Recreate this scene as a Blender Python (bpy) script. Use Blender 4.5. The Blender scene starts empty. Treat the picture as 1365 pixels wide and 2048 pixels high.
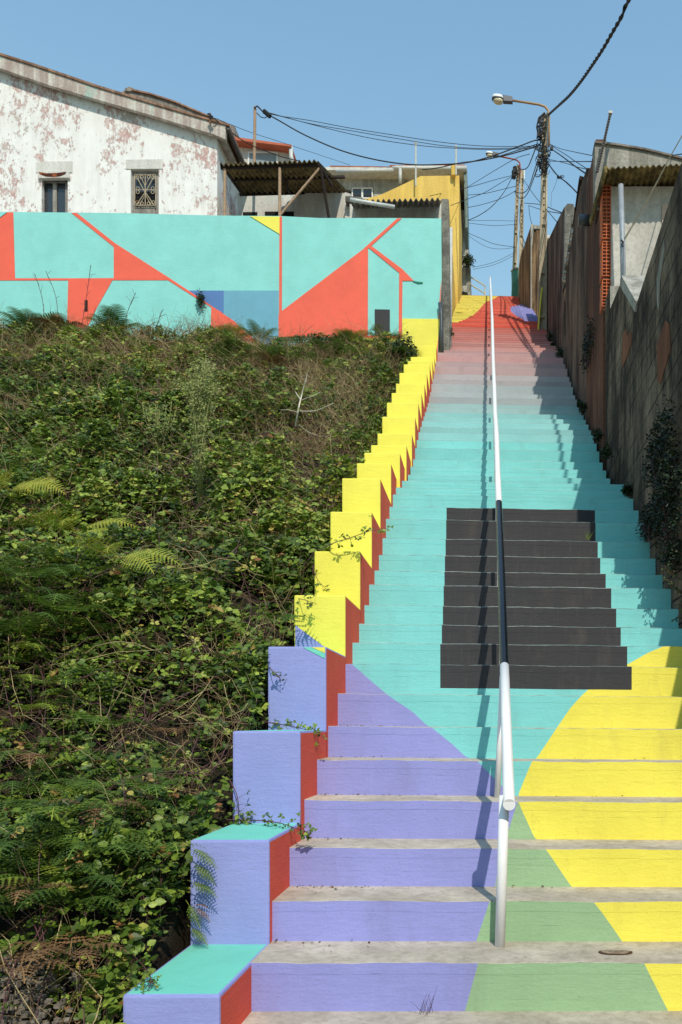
import bpy, bmesh, math, random
import numpy as np
from mathutils import Vector, Matrix
random.seed(7); np.random.seed(7)
R = math.radians
C = bpy.context.scene.collection
S = bpy.context.scene
# ------------------------------------------------------------------ camera
F = 1650.0; PX = 970.0; PY = 1448.0; EYE = 1.53       # focal length and principal point of the 1365x2048 photograph
cam_d = bpy.data.cameras.new('camera'); cam = bpy.data.objects.new('camera', cam_d); C.objects.link(cam)
cam_d.sensor_fit = 'AUTO'; cam_d.sensor_width = 36.0; cam_d.lens = F / 2048 * 36
cam_d.shift_x = (682.5 - PX) / 2048; cam_d.shift_y = (PY - 1024) / 2048
cam_d.clip_start = 0.05; cam_d.clip_end = 2000
cam.location = (0, 0, EYE); cam.rotation_euler = (R(90), 0, 0)
S.camera = cam
# ------------------------------------------------------------------ sky and sun
SUN_EL, SUN_AZ = 45.0, 17.0                            # azimuth: degrees right of straight behind the camera
w = bpy.data.worlds.new('World'); S.world = w; w.use_nodes = True
nt = w.node_tree; bg = nt.nodes['Background']
sky = nt.nodes.new('ShaderNodeTexSky'); sky.sky_type = 'NISHITA'; sky.sun_disc = False
sky.sun_elevation = R(SUN_EL); sky.sun_rotation = R(180 - SUN_AZ)
sky.air_density = 3.1; sky.dust_density = 0.0; sky.ozone_density = 10.0
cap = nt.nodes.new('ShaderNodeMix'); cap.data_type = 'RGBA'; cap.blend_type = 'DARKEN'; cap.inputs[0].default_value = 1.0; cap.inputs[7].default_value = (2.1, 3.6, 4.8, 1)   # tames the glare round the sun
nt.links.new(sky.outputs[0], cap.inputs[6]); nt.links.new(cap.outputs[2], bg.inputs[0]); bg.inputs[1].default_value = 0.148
sl = bpy.data.lights.new('sun', 'SUN'); sl.energy = 2.85; sl.angle = R(0.53); sl.color = (1.0, 0.93, 0.77)
so = bpy.data.objects.new('sun', sl); C.objects.link(so)
tosun = Vector((math.sin(R(SUN_AZ)) * math.cos(R(SUN_EL)), -math.cos(R(SUN_AZ)) * math.cos(R(SUN_EL)), math.sin(R(SUN_EL))))
so.rotation_euler = tosun.to_track_quat('Z', 'Y').to_euler(); so.location = (8, -20, 25)
S.view_settings.view_transform = 'Standard'; S.view_settings.look = 'None'
S.view_settings.exposure = 0.3; S.view_settings.gamma = 1.0; S.view_settings.use_curve_mapping = False

# ------------------------------------------------------------------ helpers
U = 0.3239; H = 0.19; XU = U / F                       # depth unit (one tread), riser, pixel*unit
def P(px, py, Y): return Vector(((px - PX) * Y / F, Y, EYE + (PY - py) * Y / F))
def proj(x, y, z): return PX + x * F / y, PY - (z - EYE) * F / y
def lin(c):
    return tuple(((v / 255) / 12.92 if v / 255 <= 0.04045 else ((v / 255 + 0.055) / 1.055) ** 2.4) for v in c)

class MB:
    def __init__(s): s.v = []; s.f = []; s.m = []; s.mats = []
    def mi(s, mat):
        if mat not in s.mats: s.mats.append(mat)
        return s.mats.index(mat)
    def poly(s, pts, mat):
        b = len(s.v); s.v += [tuple(p) for p in pts]; s.f.append(tuple(range(b, b + len(pts)))); s.m.append(s.mi(mat))
    def box(s, x0, x1, y0, y1, z0, z1, mat, dz=None, faces=None):
        p = [(x, y, z) for z in (z0, z1) for y in (y0, y1) for x in (x0, x1)]
        F_ = {'bottom': (0, 2, 3, 1), 'top': (4, 5, 7, 6), 'front': (0, 1, 5, 4), 'back': (3, 2, 6, 7), 'left': (2, 0, 4, 6), 'right': (1, 3, 7, 5)}
        b = len(s.v); s.v += p
        for n, q in F_.items():
            s.f.append(tuple(b + i for i in q)); s.m.append(s.mi(faces[n] if faces and n in faces else mat))
    def prism(s, pts, d, mat, side=None):               # pts: 3D polygon; extruded by vector d
        d = Vector(d); n = len(pts); b = len(s.v)
        s.v += [tuple(p) for p in pts] + [tuple(Vector(p) + d) for p in pts]
        mi = s.mi(mat); ms = s.mi(side or mat)
        s.f.append(tuple(range(b, b + n))); s.m.append(mi)
        s.f.append(tuple(range(b + 2 * n - 1, b + n - 1, -1))); s.m.append(mi)
        for i in range(n):
            j = (i + 1) % n
            s.f.append((b + j, b + i, b + n + i, b + n + j)); s.m.append(ms)
    def slab(s, pxs, Y, th, mat, side=None):            # front outline given where the photograph shows it, real depth Y
        s.prism([P(a, c, Y) for a, c in pxs], (0, th, 0), mat, side)
    def bar(s, a, b_, wx, wy, mat):                     # square bar a -> b
        a = Vector(a); b_ = Vector(b_); d = (b_ - a).normalized()
        up = Vector((0, 1, 0)) if abs(d.y) < 0.9 else Vector((0, 0, 1))
        u = d.cross(up).normalized() * wx / 2; v = d.cross(u).normalized() * wy / 2
        b = len(s.v)
        for c in (a, b_):
            s.v += [tuple(c + u + v), tuple(c - u + v), tuple(c - u - v), tuple(c + u - v)]
        for q in ((0, 1, 2, 3), (7, 6, 5, 4), (0, 4, 5, 1), (1, 5, 6, 2), (2, 6, 7, 3), (3, 7, 4, 0)):
            s.f.append(tuple(b + i for i in q)); s.m.append(s.mi(mat))
    def tube(s, path, r, mat, n=8, cap=True):
        path = [Vector(p) for p in path]; k = len(path)
        rr = r if hasattr(r, '__len__') else [r] * k
        b = len(s.v); u = None
        for i, p in enumerate(path):
            d = (path[min(i + 1, k - 1)] - path[max(i - 1, 0)]).normalized()
            if u is None:
                u = d.orthogonal().normalized()
            u = (u - d * u.dot(d)).normalized(); v = d.cross(u)
            for j in range(n):
                a = 2 * math.pi * j / n
                s.v.append(tuple(p + (u * math.cos(a) + v * math.sin(a)) * rr[i]))
        mi = s.mi(mat)
        for i in range(k - 1):
            for j in range(n):
                s.f.append((b + i * n + j, b + i * n + (j + 1) % n, b + (i + 1) * n + (j + 1) % n, b + (i + 1) * n + j)); s.m.append(mi)
        if cap:
            s.f.append(tuple(b + j for j in range(n - 1, -1, -1))); s.m.append(mi)
            s.f.append(tuple(b + (k - 1) * n + j for j in range(n))); s.m.append(mi)
    def build(s, name, parent=None, smooth=False, bevel=0, keep=None):
        me = bpy.data.meshes.new(name); me.from_pydata(s.v, [], s.f)
        for m in s.mats: me.materials.append(m)
        me.polygons.foreach_set('material_index', s.m)
        if smooth: me.polygons.foreach_set('use_smooth', [True] * len(s.f))
        me.update()
        bm = bmesh.new(); bm.from_mesh(me); bmesh.ops.recalc_face_normals(bm, faces=bm.faces)
        if bevel: bmesh.ops.bevel(bm, geom=list(bm.edges), offset=bevel, segments=2, profile=0.6, affect='EDGES', clamp_overlap=True)
        bm.to_mesh(me); bm.free()
        o = bpy.data.objects.new(name, me); C.objects.link(o)
        if parent: o.parent = parent; o.matrix_parent_inverse = parent.matrix_world.inverted()
        return o
def tag(o, label=None, cat=None, group=None, kind=None):
    if label: o['label'] = label
    if cat: o['category'] = cat
    if group: o['group'] = group
    if kind: o['kind'] = kind
    return o
def thing(name, loc, label, cat, group=None):
    o = bpy.data.objects.new(name, None); C.objects.link(o); o.location = loc; o.empty_display_size = 0.1
    o.matrix_world = Matrix.Translation(Vector(loc))
    return tag(o, label, cat, group)

# ------------------------------------------------------------------ materials
def newmat(name):
    m = bpy.data.materials.new(name); m.use_nodes = True
    return m, m.node_tree, m.node_tree.nodes['Principled BSDF']
def N(nt, t, **kw):
    n = nt.nodes.new(t)
    for k, v in kw.items(): setattr(n, k, v)
    return n
def noise(nt, vec, scale, detail=4, rough=0.55, dist=0):
    n = N(nt, 'ShaderNodeTexNoise'); n.inputs['Scale'].default_value = scale; n.inputs['Detail'].default_value = detail
    n.inputs['Roughness'].default_value = rough; n.inputs['Distortion'].default_value = dist
    nt.links.new(vec, n.inputs['Vector']); return n.outputs['Fac']
def ramp(nt, fac, stops):
    r = N(nt, 'ShaderNodeValToRGB'); nt.links.new(fac, r.inputs[0]); e = r.color_ramp.elements
    while len(e) < len(stops): e.new(0.5)
    for i, (p, c) in enumerate(stops): e[i].position = p; e[i].color = (*c, 1) if len(c) == 3 else c
    return r.outputs[0]
def g(v): return (v, v, v)
def mix(nt, fac, a, b, mode='MIX'):
    m = N(nt, 'ShaderNodeMix', data_type='RGBA', blend_type=mode)
    for sock, val in ((m.inputs[0], fac), (m.inputs[6], a), (m.inputs[7], b)):
        if hasattr(val, 'links'): nt.links.new(val, sock)
        elif isinstance(val, (int, float)): sock.default_value = val
        else: sock.default_value = (*val, 1)
    return m.outputs[2]
def coords(nt, sc=(1, 1, 1)):
    t = N(nt, 'ShaderNodeNewGeometry'); mp = N(nt, 'ShaderNodeMapping'); mp.inputs['Scale'].default_value = sc
    nt.links.new(t.outputs['Position'], mp.inputs['Vector']); return mp.outputs[0]
def bump(nt, bsdf, h, dist=0.004, st=0.6):
    b = N(nt, 'ShaderNodeBump'); b.inputs['Strength'].default_value = st; b.inputs['Distance'].default_value = dist
    nt.links.new(h, b.inputs['Height']); nt.links.new(b.outputs[0], bsdf.inputs['Normal'])
PM = {}
def paint(name, rgb, rough=0.75, wear=0.5, under=(0.32, 0.3, 0.28), streak=1.0):
    if name in PM: return PM[name]
    m, nt, b = newmat(name); c = lin(rgb)
    v = coords(nt); vs = coords(nt, (1, 1, 6)); vv = coords(nt, (9, 9, 1))
    n1 = noise(nt, v, 2.2, 5, 0.6); n2 = noise(nt, vs, 9, 5, 0.7); n3 = noise(nt, vv, 5, 4, 0.6); nf = noise(nt, v, 60, 4, 0.7)
    col = mix(nt, ramp(nt, n1, [(0.3, g(0.0)), (0.7, g(1.0))]), tuple(x * 0.91 for x in c), tuple(min(1, x * 1.07) for x in c))
    col = mix(nt, ramp(nt, n2, [(0.38, g(0.19 * streak)), (0.6, g(0.0))]), col, tuple(x * 0.80 for x in c))
    col = mix(nt, ramp(nt, n3, [(0.56, g(0.0)), (0.8, g(0.35 * streak))]), col, tuple(min(1, x * 1.08 + 0.02) for x in c))
    dirt = ramp(nt, noise(nt, coords(nt, (2.2, 2.2, 0.8)), 1.6, 7, 0.7, 0.5), [(0.56, g(0)), (0.72, g(0.34 * wear))]); col = mix(nt, dirt, col, (0.16, 0.13, 0.10))
    chips = ramp(nt, noise(nt, coords(nt, (1, 1, 1.6)), 26, 6, 0.75), [(0.70, g(0.0)), (0.735, g(0.8 * wear))])
    col = mix(nt, chips, col, under)
    sp = N(nt, 'ShaderNodeTexVoronoi'); sp.inputs['Scale'].default_value = 17; nt.links.new(v, sp.inputs['Vector'])
    col = mix(nt, ramp(nt, sp.outputs['Distance'], [(0.05, g(0.75 * wear)), (0.075, g(0.0))]), col, tuple(x * 0.45 for x in c))
    cr = N(nt, 'ShaderNodeTexVoronoi', feature='DISTANCE_TO_EDGE'); cr.inputs['Scale'].default_value = 2.6
    wob = N(nt, 'ShaderNodeVectorMath', operation='MULTIPLY_ADD'); tn = N(nt, 'ShaderNodeTexNoise'); tn.inputs['Scale'].default_value = 6; tn.inputs['Detail'].default_value = 5; nt.links.new(v, tn.inputs['Vector'])
    nt.links.new(tn.outputs['Color'], wob.inputs[0]); wob.inputs[1].default_value = (0.35, 0.35, 0.35); nt.links.new(v, wob.inputs[2]); nt.links.new(wob.outputs[0], cr.inputs['Vector'])
    crm = N(nt, 'ShaderNodeMath', operation='MULTIPLY'); nt.links.new(ramp(nt, cr.outputs['Distance'], [(0.0, g(0.5 * wear)), (0.008, g(0.0))]), crm.inputs[0]); nt.links.new(ramp(nt, noise(nt, v, 1.1, 3), [(0.48, g(0)), (0.56, g(1))]), crm.inputs[1])
    col = mix(nt, crm.outputs[0], col, tuple(x * 0.5 for x in c))
    nt.links.new(col, b.inputs['Base Color']); b.inputs['Roughness'].default_value = rough
    b.inputs['Specular IOR Level'].default_value = 0.3
    hh = N(nt, 'ShaderNodeMath', operation='ADD'); nt.links.new(nf, hh.inputs[0]); nt.links.new(n2, hh.inputs[1])
    bump(nt, b, hh.outputs[0], 0.0035, 0.7); PM[name] = m; return m
def plain(name, rgb, rough=0.6, metal=0.0, var=0.15, scale=12, bumpd=0.0015, rust=None, spec=0.4):
    if name in PM: return PM[name]
    m, nt, b = newmat(name); c = lin(rgb); v = coords(nt)
    n1 = noise(nt, v, scale, 5, 0.6)
    col = mix(nt, ramp(nt, n1, [(0.3, g(0)), (0.7, g(1))]), tuple(x * (1 - var) for x in c), tuple(min(1, x * (1 + var)) for x in c))
    if rust:
        col = mix(nt, ramp(nt, noise(nt, v, scale * 0.6, 6, 0.7), [(1 - rust, g(0)), (1 - rust + 0.08, g(1))]), col, lin((150, 82, 48)))
    nt.links.new(col, b.inputs['Base Color']); b.inputs['Roughness'].default_value = rough; b.inputs['Metallic'].default_value = metal
    b.inputs['Specular IOR Level'].default_value = spec
    if bumpd: bump(nt, b, noise(nt, v, scale * 6, 4, 0.6), bumpd, 0.6)
    PM[name] = m; return m
def masonry(name, base, dark, light, patch=None, patch_amt=0.35, streak=0.6, joints=None, bd=0.012, seed=0.0, orange=None, sxyz=(3.2, 3.2, 0.35)):
    """stained render or block work; joints = (course height, block length) on a wall that runs along Y"""
    if name in PM: return PM[name]
    m, nt, b = newmat(name)
    v0 = coords(nt); off = N(nt, 'ShaderNodeVectorMath', operation='ADD'); nt.links.new(v0, off.inputs[0]); off.inputs[1].default_value = (seed, seed * 2, seed * 3); v = off.outputs[0]
    sc = N(nt, 'ShaderNodeMapping'); sc.inputs['Scale'].default_value = sxyz; nt.links.new(v, sc.inputs[0])
    big = noise(nt, v, 0.9, 6, 0.62); st = noise(nt, sc.outputs[0], 2.0, 6, 0.65); fine = noise(nt, v, 22, 6, 0.72)
    col = mix(nt, ramp(nt, big, [(0.32, g(0)), (0.66, g(1))]), lin(base), lin(light))
    col = mix(nt, ramp(nt, st, [(0.42, g(streak)), (0.62, g(0))]), col, lin(dark))
    if patch:
        pm = ramp(nt, noise(nt, v, 1.3, 8, 0.68, 0.6), [(1 - patch_amt - 0.02, g(0)), (1 - patch_amt + 0.02, g(1))]); col = mix(nt, pm, col, lin(patch))
    if orange:
        pm = ramp(nt, noise(nt, v, 0.8, 3, 0.5), [(0.66, g(0)), (0.67, g(0.85))]); col = mix(nt, pm, col, lin(orange))
    col = mix(nt, ramp(nt, fine, [(0.3, g(0.5)), (0.55, g(0))]), col, lin(dark))
    h = fine
    if joints:
        sx = N(nt, 'ShaderNodeSeparateXYZ'); nt.links.new(v0, sx.inputs[0]); cb = N(nt, 'ShaderNodeCombineXYZ')
        nt.links.new(sx.outputs[1], cb.inputs[0]); nt.links.new(sx.outputs[2], cb.inputs[1])
        br = N(nt, 'ShaderNodeTexBrick'); nt.links.new(cb.outputs[0], br.inputs[0]); br.inputs['Scale'].default_value = 1.0
        br.inputs['Mortar Size'].default_value = 0.009; br.inputs['Mortar Smooth'].default_value = 0.6
        br.inputs['Row Height'].default_value = joints[0]; br.inputs['Brick Width'].default_value = joints[1]
        jm = mix(nt, ramp(nt, noise(nt, v, 1.7, 3, 0.5), [(0.36, g(0)), (0.5, g(1))]), (0, 0, 0), br.outputs['Fac'])
        col = mix(nt, jm, col, tuple(x * 0.35 for x in lin(dark)))
        sub = N(nt, 'ShaderNodeMath', operation='SUBTRACT'); nt.links.new(fine, sub.inputs[0]); nt.links.new(br.outputs['Fac'], sub.inputs[1]); h = sub.outputs[0]
    nt.links.new(col, b.inputs['Base Color']); b.inputs['Roughness'].default_value = 0.92; b.inputs['Specular IOR Level'].default_value = 0.2
    bump(nt, b, h, bd, 0.9); PM[name] = m; return m
def peeling(name):
    m, nt, b = newmat(name); v = coords(nt, (1, 1, 1)); vz = coords(nt, (1.6, 1.6, 0.8))
    big = noise(nt, vz, 0.55, 3, 0.5, 0.4); fine = noise(nt, coords(nt, (1, 1, 0.7)), 5.5, 10, 0.78)
    speck = noise(nt, coords(nt, (1, 1, 0.55)), 11, 10, 0.8)
    ad0 = N(nt, 'ShaderNodeMath', operation='MULTIPLY_ADD'); nt.links.new(speck, ad0.inputs[0]); ad0.inputs[1].default_value = 1.0; nt.links.new(fine, ad0.inputs[2])
    add = N(nt, 'ShaderNodeMath', operation='MULTIPLY_ADD'); nt.links.new(big, add.inputs[0]); add.inputs[1].default_value = 0.8; nt.links.new(ad0.outputs[0], add.inputs[2])
    hf = N(nt, 'ShaderNodeMath', operation='MULTIPLY'); nt.links.new(add.outputs[0], hf.inputs[0]); hf.inputs[1].default_value = 0.455
    msk = ramp(nt, hf.outputs[0], [(0.0, g(0)), (0.672, g(0)), (0.69, g(0.85))])
    rgb_ = N(nt, 'ShaderNodeMath', operation='SUBTRACT'); nt.links.new(add.outputs[0], rgb_.inputs[0]); rgb_.inputs[1].default_value = 0.0
    white = mix(nt, noise(nt, v, 3, 4), lin((222, 218, 216)), lin((244, 242, 242)))
    grime = ramp(nt, noise(nt, coords(nt, (4, 4, 0.5)), 2, 5, 0.6), [(0.45, g(0)), (0.72, g(0.3))]); white = mix(nt, grime, white, lin((190, 180, 176)))
    pink = mix(nt, ramp(nt, noise(nt, v, 12, 6, 0.7), [(0.4, g(0)), (0.6, g(1))]), lin((172, 124, 120)), lin((208, 174, 168)))
    grey = ramp(nt, noise(nt, v, 0.8, 5, 0.6), [(0.56, g(0)), (0.62, g(1))]); pink = mix(nt, grey, pink, lin((176, 168, 160)))
    col = mix(nt, msk, white, pink); nt.links.new(col, b.inputs['Base Color']); b.inputs['Roughness'].default_value = 0.9
    inv = N(nt, 'ShaderNodeMath', operation='MULTIPLY_ADD'); nt.links.new(msk, inv.inputs[0]); inv.inputs[1].default_value = -1.0; nt.links.new(noise(nt, v, 40, 4), inv.inputs[2])
    bump(nt, b, inv.outputs[0], 0.006, 0.7); return m
def leafmat(name, stops, rough=0.45, trans=0.22, spec=0.35):
    m, nt, b = newmat(name); at = N(nt, 'ShaderNodeAttribute', attribute_name='tone')
    col = ramp(nt, at.outputs['Fac'], [(p, lin(c)) for p, c in stops])
    n_ = noise(nt, coords(nt), 45, 3); col = mix(nt, ramp(nt, n_, [(0.35, g(0.25)), (0.6, g(0))]), col, (0.02, 0.025, 0.01))
    nt.links.new(col, b.inputs['Base Color']); b.inputs['Roughness'].default_value = rough; b.inputs['Specular IOR Level'].default_value = spec
    tr = N(nt, 'ShaderNodeBsdfTranslucent'); nt.links.new(col, tr.inputs[0]); mx = N(nt, 'ShaderNodeMixShader'); mx.inputs[0].default_value = trans
    nt.links.new(b.outputs[0], mx.inputs[1]); nt.links.new(tr.outputs[0], mx.inputs[2]); nt.links.new(mx.outputs[0], nt.nodes['Material Output'].inputs[0])
    return m

TEAL = paint('teal_paint', (128, 208, 209)); TEALW = paint('teal_wall_paint', (142, 212, 208), wear=0.25)
PURP = paint('violet_paint', (148, 150, 214)); YEL = paint('yellow_paint', (240, 226, 92)); SAGE = paint('sage_paint', (152, 184, 144))
BLACK = paint('black_paint', (60, 59, 63), wear=0.6, under=(0.22, 0.21, 0.21), streak=2.2); REDS = paint('red_side_paint', (232, 92, 66), wear=0.3); REDW = paint('red_wall_paint', (240, 104, 84), wear=0.2)
REDSTEP = paint('red_step_paint', (232, 88, 66)); PURPF = paint('blue_patch_paint', (140, 146, 216)); CONC = masonry('tread_concrete', (194, 182, 166), (116, 104, 90), (212, 200, 184), streak=0.35, bd=0.005, sxyz=(1.5, 1.5, 1.5))
BLUEW = paint('light_blue_wall_paint', (112, 170, 194), wear=0.2); NAVYW = paint('mid_blue_wall_paint', (90, 128, 184), wear=0.2); YELW = paint('yellow_wall_paint', (238, 226, 96), wear=0.25)
PURPB = paint('violet_block_paint', (150, 156, 218), wear=0.2); YELB = paint('yellow_block_paint', (242, 230, 94), wear=0.2); TEALB = paint('teal_block_paint', (122, 214, 194), wear=0.3)

# ------------------------------------------------------------------ the staircase
yk = [1925, 1801, 1695, 1600, 1519, 1452, 1387, 1327, 1285, 1248, 1210, 1169, 1141, 1109, 1076, 1038, 1013, 989, 975, 961, 950, 933.5, 918, 896, 880, 864, 854, 842, 833, 824, 814, 806, 793, 784.5, 768, 758, 748, 732, 723, 710]
Ytab = [10.2, 11.2, 12.2, 13.2, 14.2, 15.2, 16.2, 17.1, 18.0, 18.95, 19.8, 20.6, 21.6, 22.5, 23.3, 24.1, 25.0, 25.9, 26.8, 27.7, 28.9, 29.9, 30.8, 31.7, 32.5, 33.3, 34.2, 35.1, 36.1, 36.9, 37.9, 38.7, 39.6, 40.4, 41.4, 42.3, 43.2, 44.3, 45.4, 46.6]
steps = []                                              # (Y in metres, z in metres, photo row)
for k, (y, u) in enumerate(zip(yk, Ytab)):
    steps.append((u * U, EYE + (PY - y) * u * XU))
z40 = (PY - 710) * 46.6 / 968
n_up = 44
for i in range(1, n_up + 1):
    u = 46.6 + i * (43.4 / n_up); zz = z40 + 1.02 * (u - 46.6)
    steps.append((u * U, EYE + zz * H))
below = [(9.2 * U, EYE - 6.06 * H), (8.2 * U, EYE - 7.06 * H)]
steps = below[::-1] + steps
sY = np.array([s[0] for s in steps]); sZ = np.array([s[1] for s in steps])
def nose(Y): return float(np.interp(Y, np.r_[-5, 2.0, sY], np.r_[0, 0, sZ])) if Y > sY[0] else float(np.interp(Y, [0, 2.3, sY[0]], [0, 0.0, sZ[0]]))
def XL(Y): return -float(np.interp(Y / U, [0, 27.8, 28.2, 200], [4780, 4780, 4440, 4440])) * XU
def XR(Y): return float(np.interp(Y / U, [0, 20, 21.7, 22.4, 24, 24.2, 28, 28.3, 60, 76, 79, 82, 90], [9200, 9200, 8500, 8400, 7900, 7750, 8000, 7300, 7400, 7300, 7200, 5750, 6120])) * XU
TZ, TY = -0.009, 0.03                                   # the slope and skew across each step
I = np.interp
def pb(y): return I(y, [1326, 1327, 1388, 1423, 1451, 1455, 1489, 1515, 1522, 1557, 1589, 1600, 1668, 1695, 1777, 1801, 1888, 1925, 2030, 2100], [-900, 700, 771, 824, 853, 864, 905, 933, 956, 988, 1024, 1036, 1015, 1003, 990, 980, 951, 957, 928, 905])
def ysb(y): return I(y, [1261, 1262, 1273, 1292, 1297, 1325, 1374, 1388, 1416, 1459, 1516, 1523, 1589, 1605, 1676, 1697, 1779, 1804, 1895, 1925, 2020, 2100], [3000, 1390, 1365, 1319, 1306, 1255, 1180, 1165, 1140, 1111, 1073, 1064, 1037, 1038, 1070, 1092, 1148, 1191, 1254, 1289, 1336, 1375])
def bl(y): return I(y, [1025, 1060, 1095, 1125, 1155, 1190, 1230, 1270, 1310, 1350], [893.8, 893, 892, 890.5, 890, 888, 886.6, 884.5, 881, 881])
brs = [(1013, 1190.5), (1040, 1191.5), (1078, 1196), (1112, 1201), (1144, 1212), (1173, 1223), (1213, 1233), (1252, 1242), (1290, 1255), (1329, 1264), (1400, 1264)]
bands = [(954, (128, 208, 209)), (897, (142, 202, 205)), (834, (152, 186, 190)), (810, (166, 176, 182)), (786, (174, 168, 174)), (762, (182, 156, 160)), (738, (188, 146, 148)), (712, (192, 136, 134)), (693, (196, 124, 120)), (671, (202, 110, 100)), (659, (214, 98, 84))]
def basecol(y, k=0):
    if y > 954: return TEAL
    if y < 657: return REDSTEP
    c = [b_[1] for b_ in bands if y <= b_[0]][-1]; q = tuple(int(v * (1, 0.965, 1.02)[k % 3]) for v in c)
    return paint('step_paint_%d_%d_%d' % q, q, wear=0.6)
def ytop(y): return I(y, [560, 591, 601, 609, 617, 625, 637.6, 646, 653, 654, 660], [1004, 1002, 991, 972.4, 965, 959, 946, 930, 913, -900, -900])
def blueL(y): return I(y, [608.9, 609, 614, 618, 627, 632, 638, 642, 646, 646.1], [3000, 1051, 1037, 1022, 1022, 1028, 1035, 1045, 1050, 3000])
YEL2 = paint('yellow_paint_dusty', (230, 212, 86)); RED2 = paint('red_step_paint_dusty', (222, 94, 74)); RED3 = paint('red_step_paint_deep', (214, 78, 60)); NOSED = masonry('worn_nosing', (108, 134, 134), (50, 60, 60), (190, 200, 196), streak=0.3, bd=0.004); NOSER = masonry('worn_nosing_far', (120, 84, 80), (70, 50, 50), (170, 120, 114), streak=0.3, bd=0.004)
stair = thing('painted_staircase', (0, 2.5, 0), 'long outdoor concrete staircase with risers painted in violet, yellow, black, turquoise, pink and red shapes', 'staircase')
for k in range(len(steps)):
    Y, Z = steps[k]; Zb = steps[k - 1][1] if k else 0.0; Yn = steps[k + 1][0] if k + 1 < len(steps) else Y + 1.2
    xl, xr = XL(Y), XR(Y); mb = MB()
    def YY(X, Y=Y): return Y + TY * (X - xl)
    def toX(px):
        X = (px - PX) * Y / F
        for _ in range(3): X = (px - PX) * YY(X) / F
        return min(max(X, xl), xr)
    nr = 5 if k < 12 else (2 if k < 45 else 1)
    near = k < 30; wob = 0.0022 if near else 0
    def edge(X): return TZ * (X - xl) + wob * math.sin(X * 9 + k * 2.1) + wob * 0.7 * math.sin(X * 31 + k)
    nh = 0.002 if k < 10 else (0.0035 if k < 45 else 0.008); zt = Z - nh; NOSE = CONC if k < 9 else (NOSED if k < 45 else NOSER)
    lip = 0.045 if k < 24 else 0
    cuts = [Zb - 0.02 + (zt - lip - Zb + 0.02) * q / nr for q in range(nr + 1)] + ([zt] if lip else [])
    nrr = len(cuts) - 1
    for r in range(nrr):
        za, zb = cuts[r], cuts[r + 1]; fo = -0.0010 if (lip and r == nrr - 1) else 0.0
        def py(z): return PY - (z + TZ * 0.9 - EYE) * F / (Y + 0.03)
        ya, yb = py(za), py(zb); ym = (ya + yb) / 2; ytp = py(zt); yc = (py(Zb) + ytp) / 2
        mid = SAGE if yc > 1590 else basecol(yc, k)
        def ev(f): return (toX(f(ya)), toX(f(yb)))
        L = (xl, xl); Rr = (xr, xr)
        if ytp > 1300 or ytp > 1255:
            a, b_ = ev(pb), ev(ysb); b_ = (max(a[0], b_[0]), max(a[1], b_[1]))
            spans = [(PURP, L, a), (mid, a, b_), (YEL, b_, Rr)]
        elif ytp < 654:
            t_ = toX(ytop(yc)); u_ = max(t_, toX(blueL(yc))); a = (t_, t_); b_ = (u_, u_); spans = [((YEL, YEL2, YEL)[k % 3], L, a), ((REDSTEP, RED2, RED3)[k % 3], a, b_), (PURPF, b_, Rr)]   # each far riser holds one straight cut
        else: spans = [(mid, L, Rr)]
        # the black rectangle
        if 1010 < ytp < 1340 and yc < 1372:
            cut = 1369 if ytp > 1300 else 5000
            if yb < cut:
                kk = min(range(len(brs)), key=lambda i: abs(brs[i][0] - ytp)); br_ = brs[kk][1]; blx = toX(bl(yc)); brx = toX(br_)
                out = []
                for c, l, r_ in spans:
                    out.append((c, l, (min(r_[0], blx), min(r_[1], blx)))); out.append((c, (max(l[0], brx), max(l[1], brx)), r_))
                out.append((BLACK, (blx, blx), (brx, brx))); spans = out
        for c, l, r_ in spans:
            if r_[0] - l[0] < 1e-4 and r_[1] - l[1] < 1e-4: continue
            r2 = (max(r_[0], l[0]), max(r_[1], l[1])); n = max(1, int(max(r2[0] - l[0], r2[1] - l[1]) / 0.10)) if near else 1
            for i in range(n):
                t0, t1 = i / n, (i + 1) / n
                x00, x01 = l[0] + (r2[0] - l[0]) * t0, l[0] + (r2[0] - l[0]) * t1; x10, x11 = l[1] + (r2[1] - l[1]) * t0, l[1] + (r2[1] - l[1]) * t1
                ea = lambda x, rr_: (edge(x) if rr_ >= nr else edge(x) * (rr_ / nr) + TZ * (x - xl) * (1 - rr_ / nr)) + (0.0012 * math.sin(x * 5.3 + k * 1.7) * math.sin(x * 13 + k) if (lip and rr_ == nr) else 0)
                mb.poly([(x00, YY(x00) + fo, za + ea(x00, r)), (x01, YY(x01) + fo, za + ea(x01, r)), (x11, YY(x11) + fo, zb + ea(x11, r + 1)), (x10, YY(x10) + fo, zb + ea(x10, r + 1))], c)
                if fo: mb.poly([(x00, YY(x00), za + ea(x00, r)), (x01, YY(x01), za + ea(x01, r)), (x01, YY(x01) + fo, za + ea(x01, r)), (x00, YY(x00) + fo, za + ea(x00, r))], c)
    n = max(2, int((xr - xl) / 0.1)) if near else 2
    for i in range(n):
        a = xl + (xr - xl) * i / n; b_ = xl + (xr - xl) * (i + 1) / n
        if True:                                        # worn nosing, a few millimetres of bare concrete
            mb.poly([(a, YY(a) + (-.0010 if lip else 0), zt + edge(a)), (b_, YY(b_) + (-.0010 if lip else 0), zt + edge(b_)), (b_, YY(b_) + 0.002, Z + edge(b_)), (a, YY(a) + 0.002, Z + edge(a))], NOSE)
        dn = Yn - Y + 0.05; o_ = 0.002
        mb.poly([(a, YY(a) + o_, Z + edge(a)), (b_, YY(b_) + o_, Z + edge(b_)), (b_, YY(b_) + dn, Z + TZ * (b_ - xl)), (a, YY(a) + dn, Z + TZ * (a - xl))], CONC)
    # closed sides
    me = mb.build('step', stair)
STOP = steps[-1]

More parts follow.
